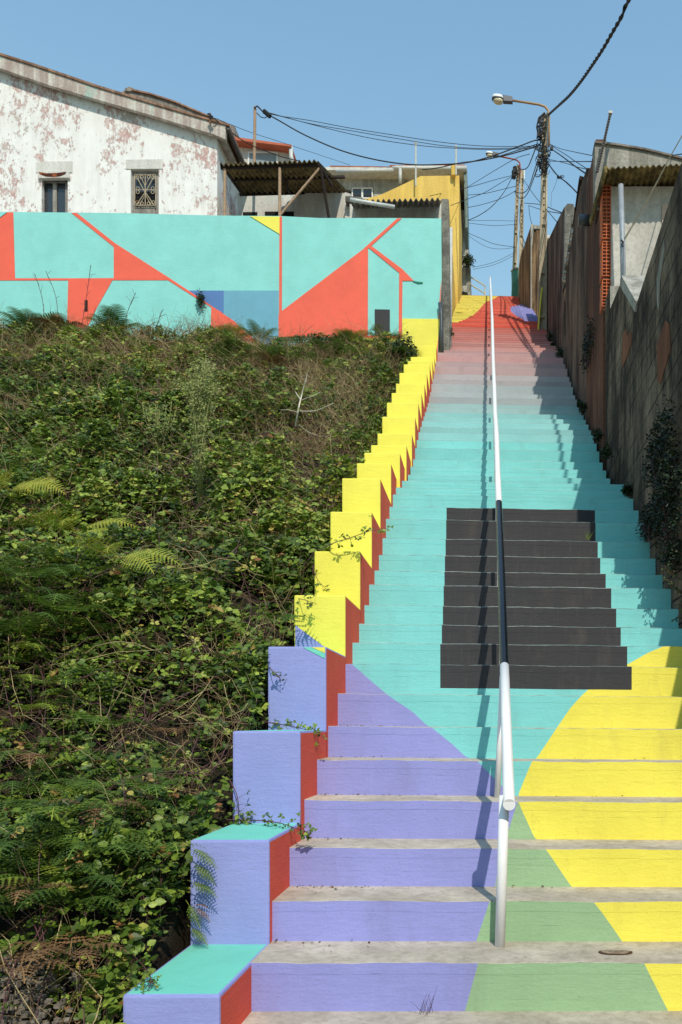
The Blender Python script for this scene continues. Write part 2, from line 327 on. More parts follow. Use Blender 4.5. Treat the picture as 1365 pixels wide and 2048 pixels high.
# stepped parapet on the left
bt = [(8.98, 1990), (11.04, 1680), (12.9, 1462), (15.0, 1293), (17.07, 1190), (19.1, 1102), (21.06, 1023), (22.8, 956), (25.4, 926), (27.0, 905), (28.6, 890), (30.3, 866.6), (31.7, 833), (33.2, 805), (34.9, 785.6), (36.6, 767), (38.1, 745.5), (40.1, 728.5), (42.2, 722), (43.9, 713.6), (45.5, 691)]
parapet = thing('stepped_parapet', (-1.1, 2.9, 0.5), 'stepped parapet of painted blocks, violet at the bottom, yellow above, with red inner sides', 'parapet')
WALL_U = 48.5
for i, (u, y) in enumerate(bt):
    un = bt[i + 1][0] if i + 1 < len(bt) else WALL_U
    z = EYE + (PY - y) * u * XU; xi = XL(u * U if u < 26 else 30 * U) + 0.001; 
    if u < 26: xi = -4780 * XU
    elif u < 30: xi = -4600 * XU if u < 28 else -4500 * XU
    xo = -6510 * XU; zb = nose(u * U) - 0.75
    fr = PURPB if i < 4 else YELB
    mb = MB(); mb.box(xo, xi + 0.004, u * U, un * U + 0.03, zb, z, fr, faces={'top': TEALB if i < 4 else YELB, 'right': REDS, 'front': fr})
    o = mb.build('block', parapet, bevel=0.011)
    Yf = u * U - 0.003
    if i == 4:
        m2 = MB(); m2.slab([(591, 1250), (648, 1293), (648, 1330), (591, 1330)], Yf, 0.002, PURPB); m2.build('violet_corner', parapet)
    if i == 3:
        m2 = MB(); m2.slab([(606, 1294.5), (626, 1294.5), (650, 1304), (650, 1317)], Yf, 0.002, TEALB); m2.slab([(624, 1294.5), (650.5, 1294.5), (650.5, 1306)], Yf - 0.002, 0.002, YELB); m2.build('painted_corner', parapet)

# ------------------------------------------------------------------ handrail
WHITE = plain('white_enamel', (240, 238, 240), 0.4, var=0.03, scale=20, bumpd=0.0006); BLKE = plain('black_enamel', (22, 23, 28), 0.22, var=0.1, bumpd=0.0005, spec=0.6)
rail = thing('handrail', (0.07, 11.1 * U, nose(11.1 * U)), 'white tubular handrail with a black section running up the middle of the steps', 'handrail')
def railX(u): return float(I(u, [10.9, 14, 22, 35, 50, 70, 90], [530, 560, 594, 640, 720, 850, 950])) * XU
def railZ(u): return nose(u * U) + H * float(I(u, [10.8, 12, 14, 19, 88, 91], [2.62, 2.5, 2.6, 3.3, 3.3, 3.4]))
ru = [10.85, 11.6, 13, 15, 17, 19, 21, 23, 25, 27, 30, 33, 36, 40, 44, 48, 52, 56, 60, 64, 68, 73, 78, 84, 90]
pts = [Vector((railX(u), u * U, railZ(u))) for u in ru]
for p, u in zip(pts[1:], ru[1:]): p.z = EYE + (p.z - EYE)
def seg(u0, u1):
    us = [u0] + [u for u in ru if u0 < u < u1] + [u1]
    return [Vector((railX(u), u * U, railZ(u))) for u in us]
# smooth heights along straight runs
def rz(u):
    us = np.array(ru); zs = np.array([railZ(x) for x in ru]); return float(I(u, us, zs))
def seg2(u0, u1):
    us = [u0] + [u for u in ru if u0 < u < u1] + [u1]
    return [Vector((railX(u), u * U, rz(u))) for u in us]
uB0, uB1 = 14.3, 21.0
mb = MB(); mb.tube(seg2(10.85, uB0), 0.0262, WHITE, 20); mb.tube(seg2(uB1, 90), 0.0262, WHITE, 12); mb.build('rail', rail, smooth=False)
for f_ in rail.children[-1].data.polygons: f_.use_smooth = len(f_.vertices) == 4
mb = MB(); mb.tube(seg2(uB0, uB1), 0.0264, BLKE, 20, cap=False); mb.build('black_section', rail, smooth=True)
mb = MB(); mb.tube([pts[0] + Vector((0, -0.004, 0)), pts[0] + Vector((0, 0.004, 0.001))], 0.0268, WHITE, 20); mb.build('end_cap', rail)
pu = [11.05, 14.0, 17.6, 21.2, 24.8, 28.4, 32, 35.6, 39.2, 43, 47, 51, 55, 59, 63, 67, 71, 75, 79, 83, 87, 89.8]
for u in pu:
    zb_ = max([s[1] for s in steps if s[0] <= u * U + 0.001]) - 0.01
    fx = {11.05: 335, 14.0: 350}.get(u, railX(u) / XU + 10) * XU
    tx = {11.05: 430}.get(u, (railX(u) / XU - 60) if u < 15 else railX(u) / XU + 10) * XU
    mb = MB(); mb.tube([(fx, u * U, zb_), (tx, u * U, rz(u))], 0.0225 if u < 12 else 0.016, WHITE, 14); mb.build('post', rail, smooth=True)
# ------------------------------------------------------------------ mural wall
YW = WALL_U * U
mur = thing('mural_wall', P(400, 700, YW), 'turquoise boundary wall painted with red house shapes, blue and yellow panels, above the green bank', 'wall')
topw = [(-160, 421), (27, 424), (240, 426), (430, 431), (560, 432), (640, 436), (800, 436), (883, 437)]
mb = MB(); mb.slab(topw + [(884, 560), (876, 716), (-160, 716)], YW, 0.24, TEALW); mb.build('wall', mur)
off = [0]
def mural(name, mat, *polys):
    m_ = MB()
    for p in polys:
        off[0] += 1; d = 0.003 + 0.0006 * off[0]; m_.slab(p, YW - d, d - 0.0005, mat)
    return m_.build(name, mur)
mural('blue_panel', BLUEW, [(448, 581), (558, 581), (557.5, 700), (515, 700), (448, 640)])
mural('dark_blue_panel', NAVYW, [(375, 581), (448, 581), (448, 627), (420, 612)])
mural('red_shapes', REDW,
      [(-160, 424.5), (14, 424.5), (27, 424.6), (30.5, 557), (-160, 557)],
      [(-160, 556.5), (137, 556.5), (340, 555.8), (342, 560.3), (-160, 561)],
      [(143, 425.6), (154, 425.6), (230, 486), (338, 555), (385, 586), (470, 643), (520, 700), (505, 700), (423, 614.5), (383, 590), (332, 557.5), (226, 492)],
      [(228, 485), (338, 557), (228, 558)], [(137, 559), (226, 559), (196, 612), (168, 668), (134, 668)],
      [(423, 613), (440, 622), (512, 680), (530, 700), (421, 700)],
      [(559.5, 433), (564.5, 433), (564, 640), (558.5, 640)], [(557.5, 630), (564, 622), (735, 492), (734.5, 673), (557.5, 672)],
      [(729, 496), (795, 436.6), (803.5, 436.6), (738, 496)], [(735, 493), (741, 490), (805, 538), (828, 561.5), (805, 561.5), (798.5, 545)],
      [(799, 541), (805.5, 541), (804, 674.5), (798, 674.5)], [(558, 670.5), (803, 671), (803, 675.5), (558, 674)],
      [(732.5, 493), (736.5, 493), (736, 673), (732.5, 673)], [(881, 580), (883.6, 560), (875.5, 712), (872.5, 712)])
mural('yellow_shapes', YELW, [(501, 432.4), (559.5, 433), (559.5, 468)], [(805, 637), (880.5, 638), (873, 714), (804.5, 714)], [(676, 675.8), (805, 676), (805, 714), (676, 714)])
mural('red_diagonal', REDW, [(-160, 424.5), (3, 424.8), (-40, 452), (-160, 540)])
mural('turquoise_corner', TEALW, [(-30, 424.3), (14, 424.3), (-3, 437), (-30, 455)])
mural('dark_rectangle', BLACK, [(750, 618.5), (780, 619), (780, 671.5), (750, 671.5)])
mural('green_flick', plain('green_flick', (10, 130, 105), 0.7), [(826, 562), (846, 564), (846, 566), (836, 566.5)])
mural('wall_slot', plain('slot_dark', (52, 26, 20), 0.9), [(169.5, 600), (175.5, 600), (175.5, 622), (169.5, 622)])

# ------------------------------------------------------------------ rough pillar and low walls on the left of the alley
ROUGH = masonry('rough_grey', (128, 124, 116), (50, 48, 44), (176, 172, 164), patch=(112, 84, 76), patch_amt=0.3, bd=0.04, sxyz=(2, 2, 1.2))
GREY = masonry('grey_render', (158, 156, 150), (92, 92, 90), (186, 184, 178), bd=0.008)
t = thing('rubble_pillar', P(890, 700, YW + 0.1), 'rough grey stone pillar at the right end of the turquoise wall', 'pillar')
mb = MB(); mb.slab([(883, 397), (898, 398), (899, 470), (901, 600), (899, 716), (878, 716), (884, 560)], YW + 0.06, 0.28, ROUGH); mb.build('shaft', t, bevel=0.012)
t = thing('alley_wall', P(903, 690, YW + 0.5), 'low grey cement wall between the stone pillar and the yellow wall', 'wall')
xa = -4440 * XU - 0.02
mb = MB(); za_, zb_2 = P(0, 440, 51 * U).z, P(0, 436, 66 * U).z
mb.prism([(xa, 50.5 * U, nose(50.5 * U) - 0.5), (xa, 67 * U, nose(67 * U) - 0.5), (xa, 67 * U, P(0, 470, 66 * U).z), (xa, 60 * U, P(0, 455, 60 * U).z), (xa, 50.5 * U, P(0, 452, 50.5 * U).z)], (-0.22, 0, 0), GREY); mb.build('wall', t)
mb = MB(); mb.tube([P(901, 704, 50.3 * U), P(902.5, 456, 50.3 * U)], 0.03, plain('pvc_grey', (196, 198, 198), 0.4)); mb.build('drain_pipe', t, smooth=True)
t = thing('dark_drainpipe', P(884, 708, YW - 0.15), 'dark grey pipe standing at the foot of the stone pillar by the steps', 'pipe')
mb = MB(); mb.tube([P(884.5, 712, YW - 0.12), P(883.5, 660, YW - 0.12), P(883, 628, YW - 0.1), P(880, 606, YW - 0.08)], 0.036, plain('pvc_dark', (70, 76, 84), 0.4)); mb.build('pipe', t, smooth=True)

# ------------------------------------------------------------------ white house with peeling paint
PEEL = peeling('peeling_whitewash'); YH = 18.1
VERGE = masonry('weathered_fascia', (196, 190, 182), (132, 100, 92), (218, 214, 206), patch=(168, 188, 180), patch_amt=0.4, bd=0.006)
TILE2 = masonry('weathered_tile', (150, 112, 92), (84, 62, 52), (184, 150, 130), patch=(176, 104, 66), patch_amt=0.3, bd=0.02)
TILE = masonry('orange_tile', (176, 96, 64), (96, 54, 42), (206, 128, 90), bd=0.02)
RUST = plain('rusty_iron', (134, 92, 66), 0.8, 0.3, var=0.3, rust=0.5); WOODG = masonry('grey_wood', (150, 142, 136), (90, 82, 78), (172, 166, 160), bd=0.003)
GLASS, gnt, gb = newmat('window_glass'); gb.inputs['Base Color'].default_value = (0.03, 0.035, 0.045, 1); gb.inputs['Roughness'].default_value = 0.08; gb.inputs['Specular IOR Level'].default_value = 0.8
DARK = plain('dark_interior', (18, 16, 15), 0.9, bumpd=0)
house = thing('peeling_white_house', P(200, 500, YH), 'white gabled house with peeling pink patches behind the turquoise wall', 'house')
zg = P(0, 470, YH).z - 0.6
def zgp(px): return P(px, 0, YH)
# gable wall with two openings, made of strips round the openings
def opening_wall(mb, Y, th, x0, x1, ytop, ybot, holes, mat):
    """ytop: function px -> row of the top edge; holes: (x0, x1, y0, y1) reaching down to ybot"""
    xs = [x0]
    for h in holes: xs += [h[0], h[1]]
    xs += [x1]
    for i in range(len(xs) - 1):
        a, b = xs[i], xs[i + 1]; hole = next((h for h in holes if abs(h[0] - a) < 1e-6 and abs(h[1] - b) < 1e-6), None)
        n = max(1, int((b - a) / 60)); top = [(a + (b - a) * j / n, ytop(a + (b - a) * j / n)) for j in range(n + 1)]
        mb.slab(top + [(b, hole[2] if hole else ybot), (a, hole[2] if hole else ybot)], Y, th, mat)
        if hole and hole[3] < ybot: mb.slab([(a, hole[3]), (b, hole[3]), (b, ybot), (a, ybot)], Y, th, mat)
mb = MB(); opening_wall(mb, YH, 0.3, -260, 435, lambda p: 118 + (p + 0) * 0.335 if True else 0, 520, [(84, 136, 346, 520), (262, 318, 338, 520)], PEEL)
# right side wall running back
a, b = P(435, 0, YH + 0.002).x, YH
mb.box(a - 0.3, a, YH + 0.3, YH + 5.5, zg, P(0, 262, YH).z, PEEL); mb.build('wall', house)
mb = MB()                                                  # roof slab and its fascia (verge)
yv = YH - 0.18
fa = [(-260, 32), (-130, 69), (0, 109), (70, 131), (193, 173), (295, 204), (387, 231), (453, 250), (451, 278), (429, 269), (306, 231), (169, 191), (95, 169), (0, 136), (-130, 97), (-260, 58)]
mb.slab(fa, yv, 0.10, VERGE); mb.build('fascia', house)
mb = MB(); mb.slab([(-260, 48), (0, 126), (193, 186), (448, 265), (450, 276), (300, 228), (169, 188), (0, 134), (-260, 57)], yv + 0.10, 5.6, VERGE); rf = mb.build('roof', house)
mb = MB(); mb.slab([(-260, 28), (-130, 65), (0, 105), (70, 127), (193, 169), (295, 200), (387, 227.5), (458, 247), (459, 251.5), (387, 231.5), (295, 204.5), (193, 173.5), (70, 131.5), (0, 109.5), (-130, 69.5), (-260, 33)], yv - 0.03, 5.8, TILE2); tiles = mb.build('roof_tiles', house)
g0 = P(456, 257, yv); mb = MB(); mb.tube([g0, g0 + Vector((0, 5.6, 0))], 0.055, plain('zinc_dark', (86, 80, 80), 0.5, rust=0.4)); mb.build('gutter', house, smooth=True)
def window(parent, name, x0, x1, y0, y1, Y, fmat, panes, fw=4, depth=0.05):
    f = MB(); f.slab([(x0, y0), (x0 + fw, y0), (x0 + fw, y1), (x0, y1)], Y, depth, fmat); f.slab([(x1 - fw, y0), (x1, y0), (x1, y1), (x1 - fw, y1)], Y, depth, fmat)
    f.slab([(x0 + fw, y0), (x1 - fw, y0), (x1 - fw, y0 + fw), (x0 + fw, y0 + fw)], Y, depth, fmat); f.slab([(x0 + fw, y1 - fw), (x1 - fw, y1 - fw), (x1 - fw, y1), (x0 + fw, y1)], Y, depth, fmat)
    for i in range(1, panes):
        c = x0 + (x1 - x0) * i / panes; f.slab([(c - fw * .8, y0 + fw), (c + fw * .8, y0 + fw), (c + fw * .8, y1 - fw), (c - fw * .8, y1 - fw)], Y, depth, fmat)
    o = f.build(name, parent)
    p_ = MB(); p_.slab([(x0 + fw, y0 + fw), (x1 - fw, y0 + fw), (x1 - fw, y1 - fw), (x0 + fw, y1 - fw)], Y + depth * 0.6, 0.006, GLASS); p_.build('pane', o)
    return o
LINT = masonry('lintel_stone', (206, 202, 196), (160, 154, 150), (222, 218, 214), streak=0.3, bd=0.006)
mb = MB(); mb.slab([(72, 323), (145, 322), (145, 345), (72, 345)], YH - 0.015, 0.10, LINT); mb.build('lintel', house, bevel=0.006)
mb = MB(); mb.slab([(252, 319), (326, 318), (326, 337.5), (252, 338)], YH - 0.015, 0.10, LINT); mb.build('lintel', house, bevel=0.006)
w1 = window(house, 'window', 84, 136, 360, 470, YH + 0.10, WOODG, 2, 5)
mb = MB(); mb.slab([(88, 354), (134, 354), (134, 366), (88, 366)], YH + 0.12, 0.03, DARK); mb.build('roller_gap', w1)
mb = MB(); mb.slab([(75, 342), (136, 341), (139, 355), (76, 356)], YH - 0.06, 0.10, LINT); bx_ = mb.build('shutter_box', house, bevel=0.006)
mb = MB(); mb.slab([(77, 343.5), (95, 346.5), (116, 345.5), (133, 343.5), (131, 348), (121, 352.5), (108, 354), (92, 353), (80, 348.5)], YH - 0.064, 0.003, plain('rust_hole', (70, 34, 20), 0.95, var=.5, scale=8, rust=0.5)); mb.build('rust_hole', bx_)
w2 = window(house, 'window', 262, 318, 340, 470, YH + 0.08, WOODG, 1, 7)
mb = MB(); mb.slab([(269, 413), (311, 413), (311, 470), (269, 470)], YH + 0.06, 0.05, WOODG); mb.build('lower_panel', w2)
mb = MB(); mb.slab([(268, 345), (312, 345), (312, 348), (268, 348)], YH + 0.07, 0.02, WOODG); mb.build('top_rail', w2)
mb = MB(); IR = plain('grille_iron', (186, 170, 146), 0.7, 0.2, rust=0.4)
def L3(*p, Y=YH + 0.02): return [P(a_, b_, Y) for a_, b_ in p]
for l in ([(270, 350), (312, 350)], [(270, 380), (312, 380)], [(270, 411), (312, 411)], [(270, 350), (270, 411)], [(312, 350), (312, 411)], [(291, 350), (291, 411)],
          [(273, 352), (288, 380), (309, 411)], [(309, 352), (294, 380), (273, 411)], [(280, 350), (291, 372), (302, 350)], [(280, 411), (291, 388), (302, 411)]):
    mb.tube(L3(*l), 0.009, IR, 5)
for cx, cy in ((275, 355), (307, 355), (275, 405), (307, 405), (284, 354), (298, 354), (284, 407), (298, 407), (276, 377), (306, 377), (276, 384), (306, 384)):
    mb.tube(L3(*[(cx + 3.3 * math.cos(a_ * 0.7), cy + 3.3 * math.sin(a_ * 0.7)) for a_ in range(10)]), 0.007, IR, 5)
mb.build('iron_grille', w2)
mb = MB(); mb.slab([(268, 384), (312, 384), (312, 411), (268, 411)], YH + 0.09, 0.01, DARK); mb.build('open_pane', w2)
# ridge behind, brackets
t = thing('grey_roof_house', P(320, 330, 24.5), 'house with weathered grey tiled roof rising behind the white gable', 'house')
GT = masonry('grey_tile', (138, 128, 122), (84, 76, 72), (170, 160, 152), patch=(158, 104, 84), patch_amt=0.25, bd=0.02)
mb = MB(); mb.slab([(215, 230), (238, 190), (246, 182), (256, 177), (264, 178), (300, 187), (350, 203), (385, 218), (420, 233), (470, 252), (470, 300), (215, 300)], 24.5, 3, GT); mb.build('roof', t)
mb = MB(); mb.slab([(215, 300), (470, 300), (470, 520), (215, 520)], 24.7, 3, GREY); mb.build('wall', t)
mb = MB(); mb.slab([(250, 177), (260, 173), (268, 177), (268, 182), (250, 182)], 24.45, 0.3, GT); mb.slab([(262, 176.5), (300, 185), (350, 201), (385, 216), (424, 233), (424, 236), (385, 219), (350, 204), (300, 188), (262, 180)], 24.44, 0.3, TILE2); mb.build('ridge_tiles', t)
# small wire bracket on the verge
BW = plain('black_cable', (22, 21, 22), 0.6, bumpd=0); OLDP = plain('rusty_pole', (164, 136, 112), 0.75, 0.1, var=0.2, rust=0.35)
t = thing('wire_bracket', P(424, 240, YH - 0.3), 'small rusty cable bracket on the eave corner of the white house', 'bracket')
mb = MB(); mb.tube([P(421, 246, YH - .3), P(421, 227, YH - .3)], 0.02, RUST, 6); mb.build('stem', t)
mb = MB(); mb.tube([P(421 + 5 * math.cos(a_), 232 + 5 * math.sin(a_ * 1.3), YH - .33) for a_ in np.arange(0, 9, 0.5)], 0.012, BW, 5); mb.build('coil', t)

# ------------------------------------------------------------------ small white house with the orange roof edge
HW = masonry('pale_render', (206, 202, 194), (150, 146, 142), (224, 220, 214), streak=0.35, bd=0.005)
t = thing('orange_edged_house', P(520, 400, 24), 'small pale house with an orange roof edge and shuttered window behind the awning', 'house')
mb = MB(); mb.slab([(440, 282), (470, 284), (578, 297), (581, 420), (440, 420)], 24, 3.4, HW); mb.build('wall', t)
mb = MB(); mb.slab([(440, 270), (465, 273), (583, 289), (583, 293), (465, 279), (440, 276)], 23.7, 4.0, plain('orange_paint', (186, 100, 74), 0.8)); mb.build('roof', t)
w_ = window(t, 'window', 496, 556, 303, 332, 23.97, plain('white_pvc', (222, 222, 222), 0.4), 1, 3)
mb = MB(); mb.slab([(499, 305), (553, 305), (553, 330), (499, 330)], 23.985, 0.01, plain('shutter_grey', (134, 146, 152), 0.5)); mb.build('shutter', w_)
mb = MB(); mb.tube([P(582, 292, 23.8), P(583, 315, 23.8), P(588, 328, 23.8)], 0.06, plain('pvc_grey', (196, 198, 198))); mb.build('downpipe', t, smooth=True)

# ------------------------------------------------------------------ corrugated awning
def corr(mb, A, B, C_, D, waves, amp, mat, th=0.012, side=None):
    """A-B front edge, D-C back edge, corrugation ridges run front to back"""
    A, B, C_, D = map(Vector, (A, B, C_, D)); n = waves * 8; nb = len(mb.v); nrm = (B - A).cross(D - A).normalized()
    if nrm.z < 0: nrm = -nrm
    for i in range(n + 1):
        t_ = i / n; o_ = nrm * amp * math.sin(2 * math.pi * waves * t_)
        for q in (A.lerp(B, t_) + o_, D.lerp(C_, t_) + o_): mb.v += [tuple(q), tuple(q - nrm * th)]
    mi = mb.mi(mat)
    for i in range(n):
        a_ = nb + i * 4; b_ = a_ + 4
        for q in ((a_, b_, b_ + 2, a_ + 2), (a_ + 1, a_ + 3, b_ + 3, b_ + 1), (a_, a_ + 1, b_ + 1, b_), (a_ + 2, b_ + 2, b_ + 3, a_ + 3)):
            mb.f.append(q); mb.m.append(mi)
ASB = masonry('mossy_sheet', (128, 112, 78), (48, 40, 28), (158, 140, 100), streak=0.7, bd=0.006)
ASBG = masonry('grey_sheet', (150, 148, 142), (78, 74, 66), (176, 172, 166), streak=0.6, bd=0.006)
IRON = plain('dark_iron', (44, 32, 28), 0.8, 0.2, rust=0.25)
aw = thing('corrugated_awning', P(560, 430, 17.3), 'brown corrugated sheet awning on rusty iron posts beside the white house', 'awning')
mb = MB(); corr(mb, P(440, 328, 17.1), P(636, 321, 17.1), P(700, 386, 20.3), P(484, 388, 18.9), 20, 0.026, ASB); mb.build('sheet', aw)
mb = MB()
for a_, b_ in (((442, 336, 17.2), (640, 330, 17.2)), ((462, 359, 17.9), (690, 354, 18.6)), ((480, 389, 18.8), (702, 383, 20.2))):
    mb.bar(P(*a_), P(*b_), 0.05, 0.05, IRON)
for a_, b_ in (((448, 336, 17.2), (486, 390, 18.8)), ((556, 333, 17.2), (582, 388, 19.5)), ((640, 330, 17.2), (664, 372, 18.6))): mb.bar(P(*a_), P(*b_), 0.045, 0.045, IRON)
mb.build('frame', aw)
for pts_, m_, r_ in ((((450, 338, 17.2), (450, 460, 17.2)), OLDP, .032), (((560, 336, 17.2), (560, 470, 17.2)), OLDP, .032), (((641, 332, 17.2), (664, 470, 17.6)), IRON, .03)):
    mb = MB(); mb.tube([P(*q) for q in pts_], r_, m_, 8); mb.build('post', aw)
mb = MB(); mb.tube([P(561, 430, 17.2), P(640, 336, 17.22)], 0.024, OLDP, 8); mb.build('brace', aw)
# shed walls beneath
t = thing('white_shed', P(590, 470, 20.5), 'white rendered shed in the shade under the brown awning', 'shed')
mb = MB(); mb.slab([(470, 386), (691, 386), (691, 520), (470, 520)], 19.6, 0.2, HW); mb.build('wall', t)
mb = MB(); mb.slab([(690, 384), (700, 387), (700, 520), (690, 520)], 19.2, 1.6, HW); mb.slab([(691, 392), (725, 394), (727, 400), (700, 404), (691, 402)], 19.0, 0.4, ROUGH); mb.build('corner', t)
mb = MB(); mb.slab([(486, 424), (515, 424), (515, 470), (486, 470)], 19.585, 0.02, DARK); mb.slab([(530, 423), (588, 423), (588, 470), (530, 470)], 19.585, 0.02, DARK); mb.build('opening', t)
t = thing('grey_lean_to', P(790, 470, 18.5), 'low lean-to with wavy grey corrugated roof behind the right part of the turquoise wall', 'shed')
mb = MB(); corr(mb, P(700, 402, 16.9), P(884, 398, 16.9), P(880, 412, 18.3), P(708, 416, 18.3), 17, 0.028, ASBG); mb.build('roof', t)
mb = MB(); mb.slab([(700, 408), (884, 408), (884, 520), (700, 520)], 18.1, 0.2, HW); mb.build('wall', t)
mb = MB(); mb.tube([P(701, 399, 16.8), P(716, 402, 16.8), P(790, 414, 16.82)], 0.038, plain('pvc_grey', (196, 198, 198)), 10); mb.build('pipe', t, smooth=True)

# ------------------------------------------------------------------ grey house behind, yellow house
GB = masonry('patched_cement', (158, 158, 152), (100, 100, 98), (206, 204, 198), patch=(190, 186, 178), patch_amt=0.45, bd=0.006)
t = thing('grey_cement_house', P(800, 450, 29.5), 'unfinished grey cement house with white gutter behind the yellow gable', 'house')
mb = MB(); mb.slab([(655, 340), (919, 350), (919, 520), (655, 520)], 29.4, 4, GB); mb.build('wall', t)
mb = MB(); mb.slab([(650, 334), (790, 335), (790, 331), (933, 331), (934, 340), (650, 340)], 28.9, 5, HW); mb.slab([(660, 331), (780, 333), (780, 330), (930, 329), (930, 332), (660, 335)], 28.95, 5, TILE); mb.build('roof', t)
mb = MB(); GUT = plain('gutter_grey', (190, 190, 188), 0.4); mb.tube([P(672, 343, 28.7), P(788, 341, 28.7)], 0.06, GUT); mb.tube([P(785, 336, 28.7), P(800, 336, 28.7), P(934, 337, 28.7)], 0.06, GUT); mb.build('gutter', t, smooth=True)
mb = MB(); mb.tube([P(801, 338, 28.7), P(801, 366, 28.7)], 0.06, GUT); mb.build('downpipe', t, smooth=True)
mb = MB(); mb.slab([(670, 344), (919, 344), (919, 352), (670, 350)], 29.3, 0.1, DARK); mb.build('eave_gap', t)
window(t, 'window', 704, 746, 375, 397, 29.36, plain('white_pvc', (222, 222, 222)), 2, 2.2)
GP = plain('green_pipe', (94, 112, 106), 0.45)
mb = MB(); mb.slab([(928, 340), (935, 340), (936, 454), (931, 456)], 29.0, 3.5, GP); mb.build('hanging_gutter', t)
YELH = masonry('yellow_render', (226, 184, 92), (168, 138, 72), (238, 202, 112), streak=0.3, bd=0.005)
t = thing('yellow_house', P(850, 450, 26), 'yellow rendered house with sloping gable beside the top of the steps', 'house')
mb = MB(); mb.slab([(700, 408), (765, 388), (800, 372), (842, 352), (919, 351), (919, 360), (918, 620), (700, 520)], 26, 3.2, YELH); mb.build('wall', t)
mb = MB(); mb.box(xa - 0.5, xa - 0.03, 67.0 * U, 26.2, P(0, 600, 68 * U).z, P(0, 441, 68 * U).z, YELH); mb.box(xa - 0.5, xa - 0.06, 26.25, 90 * U, P(0, 600, 70 * U).z, P(0, 470, 28).z, YELH); mb.build('side_wall', t)
for x_ in (907.5,): mb = MB(); mb.tube([P(x_, 352, 25.9), P(x_, 333, 25.9)], 0.08, YELH, 8); mb.build('vent', t)
for x_, y0_, y1_, lab in ((832, 285, 372, 'left'), (912.5, 292, 350, 'right')):
    a_ = thing('roof_mast', P(x_, y1_, 27.5), 'thin pale metal mast on the roof, %s' % ('above the sloping yellow gable' if lab == 'left' else 'next to the yellow vent by the alley'), 'mast', 'masts on the far roofs')
    mb = MB(); mb.tube([P(x_, y1_, 25.8), P(x_, y0_, 25.8)], 0.028, plain('galvanised', (196, 194, 186), 0.4), 6); mb.build('pole', a_); mb = MB(); mb.tube([P(x_, y0_ + 2, 25.8), P(x_, y0_, 25.8)], 0.045, plain('galvanised', (196, 194, 186)), 6); mb.build('tip', a_)
t = thing('stained_white_wall', P(930, 590, 94 * U), 'crumbling whitewashed wall with plants on top at the head of the steps', 'wall')
mb = MB(); WW = masonry('stained_whitewash', (198, 192, 182), (98, 94, 84), (220, 216, 208), streak=0.8, bd=0.02)
mb.slab([(923, 420), (932, 420), (931, 500), (937, 499), (942, 535), (942, 592), (921, 592)], 92 * U, 3.0, WW); mb.build('wall', t)
t = thing('metal_railing', P(955, 588, 93 * U), 'short pale metal handrail with two sloping bars at the head of the steps', 'railing')
RL = plain('pale_railing', (198, 190, 160), 0.5); yr = 92 * U
for l in (((940, 553), (971, 572)), ((940, 568), (970, 587))):
    mb = MB(); mb.tube([P(*q, yr) for q in l], 0.022, RL, 6); mb.build('bar', t)
mb = MB(); mb.tube([P(970.5, 571, yr), P(970, 594, yr)], 0.022, RL, 6); mb.build('post', t)

# ------------------------------------------------------------------ rusty post with wires on the roofs
t = thing('wire_post', P(511, 330, 18.9), 'thin rusty post carrying the house wires behind the awning', 'post')
mb = MB(); mb.tube([P(509, 345, 18.9), P(510.5, 214, 18.9)], 0.034, OLDP, 8); mb.build('pole', t)
mb = MB(); mb.tube([P(509, 216, 18.85), P(515, 212, 18.85), P(527, 224, 18.85)], 0.016, BW, 6); mb.tube([P(514, 226, 18.8), P(522, 234, 18.8), P(530, 236, 18.8), P(538, 231, 18.8), P(541, 226, 18.8)], 0.01, BW, 5); mb.tube([P(528, 222, 18.8), P(534, 227, 18.8), P(541, 233, 18.8)], 0.05, BW, 6); mb.build('cable_clamp', t)
# ------------------------------------------------------------------ right-hand walls (they run along the steps)
BLOCK = masonry('stained_blockwork', (132, 112, 94), (38, 30, 26), (166, 146, 126), streak=0.9, patch=(98, 84, 56), patch_amt=0.3, sxyz=(0.9, 0.9, 0.4), joints=(0.21, 0.42), bd=0.045, orange=None)
BLOCK2 = masonry('dark_blockwork', (112, 88, 76), (36, 28, 26), (150, 126, 110), streak=0.8, patch=(104, 74, 60), patch_amt=0.3, bd=0.025, seed=3.1, sxyz=(1.0, 1.0, 0.3))
BROWN = masonry('red_brown_render', (112, 72, 56), (52, 36, 32), (136, 92, 72), streak=0.7, bd=0.015, seed=5.5, sxyz=(1.2, 1.2, 0.3))
COP = masonry('coping_concrete', (170, 164, 154), (104, 98, 90), (196, 192, 184), bd=0.02)
def yzwall(mb, X, prof, zlow, th, mat, side=None):
    """prof: (depth unit, z' above the eye in riser units) along the top"""
    top = [(X, u * U, EYE + z * H) for u, z in prof]; bot = [(X, u * U, zlow(u * U)) for u, z in prof][::-1]
    mb.prism(top + bot, (th, 0, 0), mat, side)
low = lambda Y: nose(Y) - 0.5
XW = 7760 * XU; XN = 8700 * XU
t = thing('block_wall', (XN, 6.5, nose(6.5)), 'tall dark blockwork wall with brick patches nearest the viewer on the right of the steps', 'wall')
mb = MB(); yzwall(mb, XW, [(19.0, 22.9), (22, 22.6), (25.4, 22.2)], low, 0.2, BLOCK, COP); yzwall(mb, XW, [(25.4, 22.2), (28.0, 25.9), (28.3, 25.9)], low, 0.2, BLOCK, COP)
yzwall(mb, XW + 0.003, [(28.3, 26.0), (31.0, 26.6), (31.05, 28.1), (32.3, 28.2)], low, 0.17, BLOCK, COP); mb.build('wall', t)
mb = MB(); yzwall(mb, XN, [(-4, 3.0), (4, 3.0), (4.01, 6), (13, 9.0), (15, 10.3), (17, 11.5), (17.01, 13.5), (18.4, 16.0), (19.0, 17.5)], lambda Y: nose(Y) - 0.5, 0.2, BLOCK, COP)
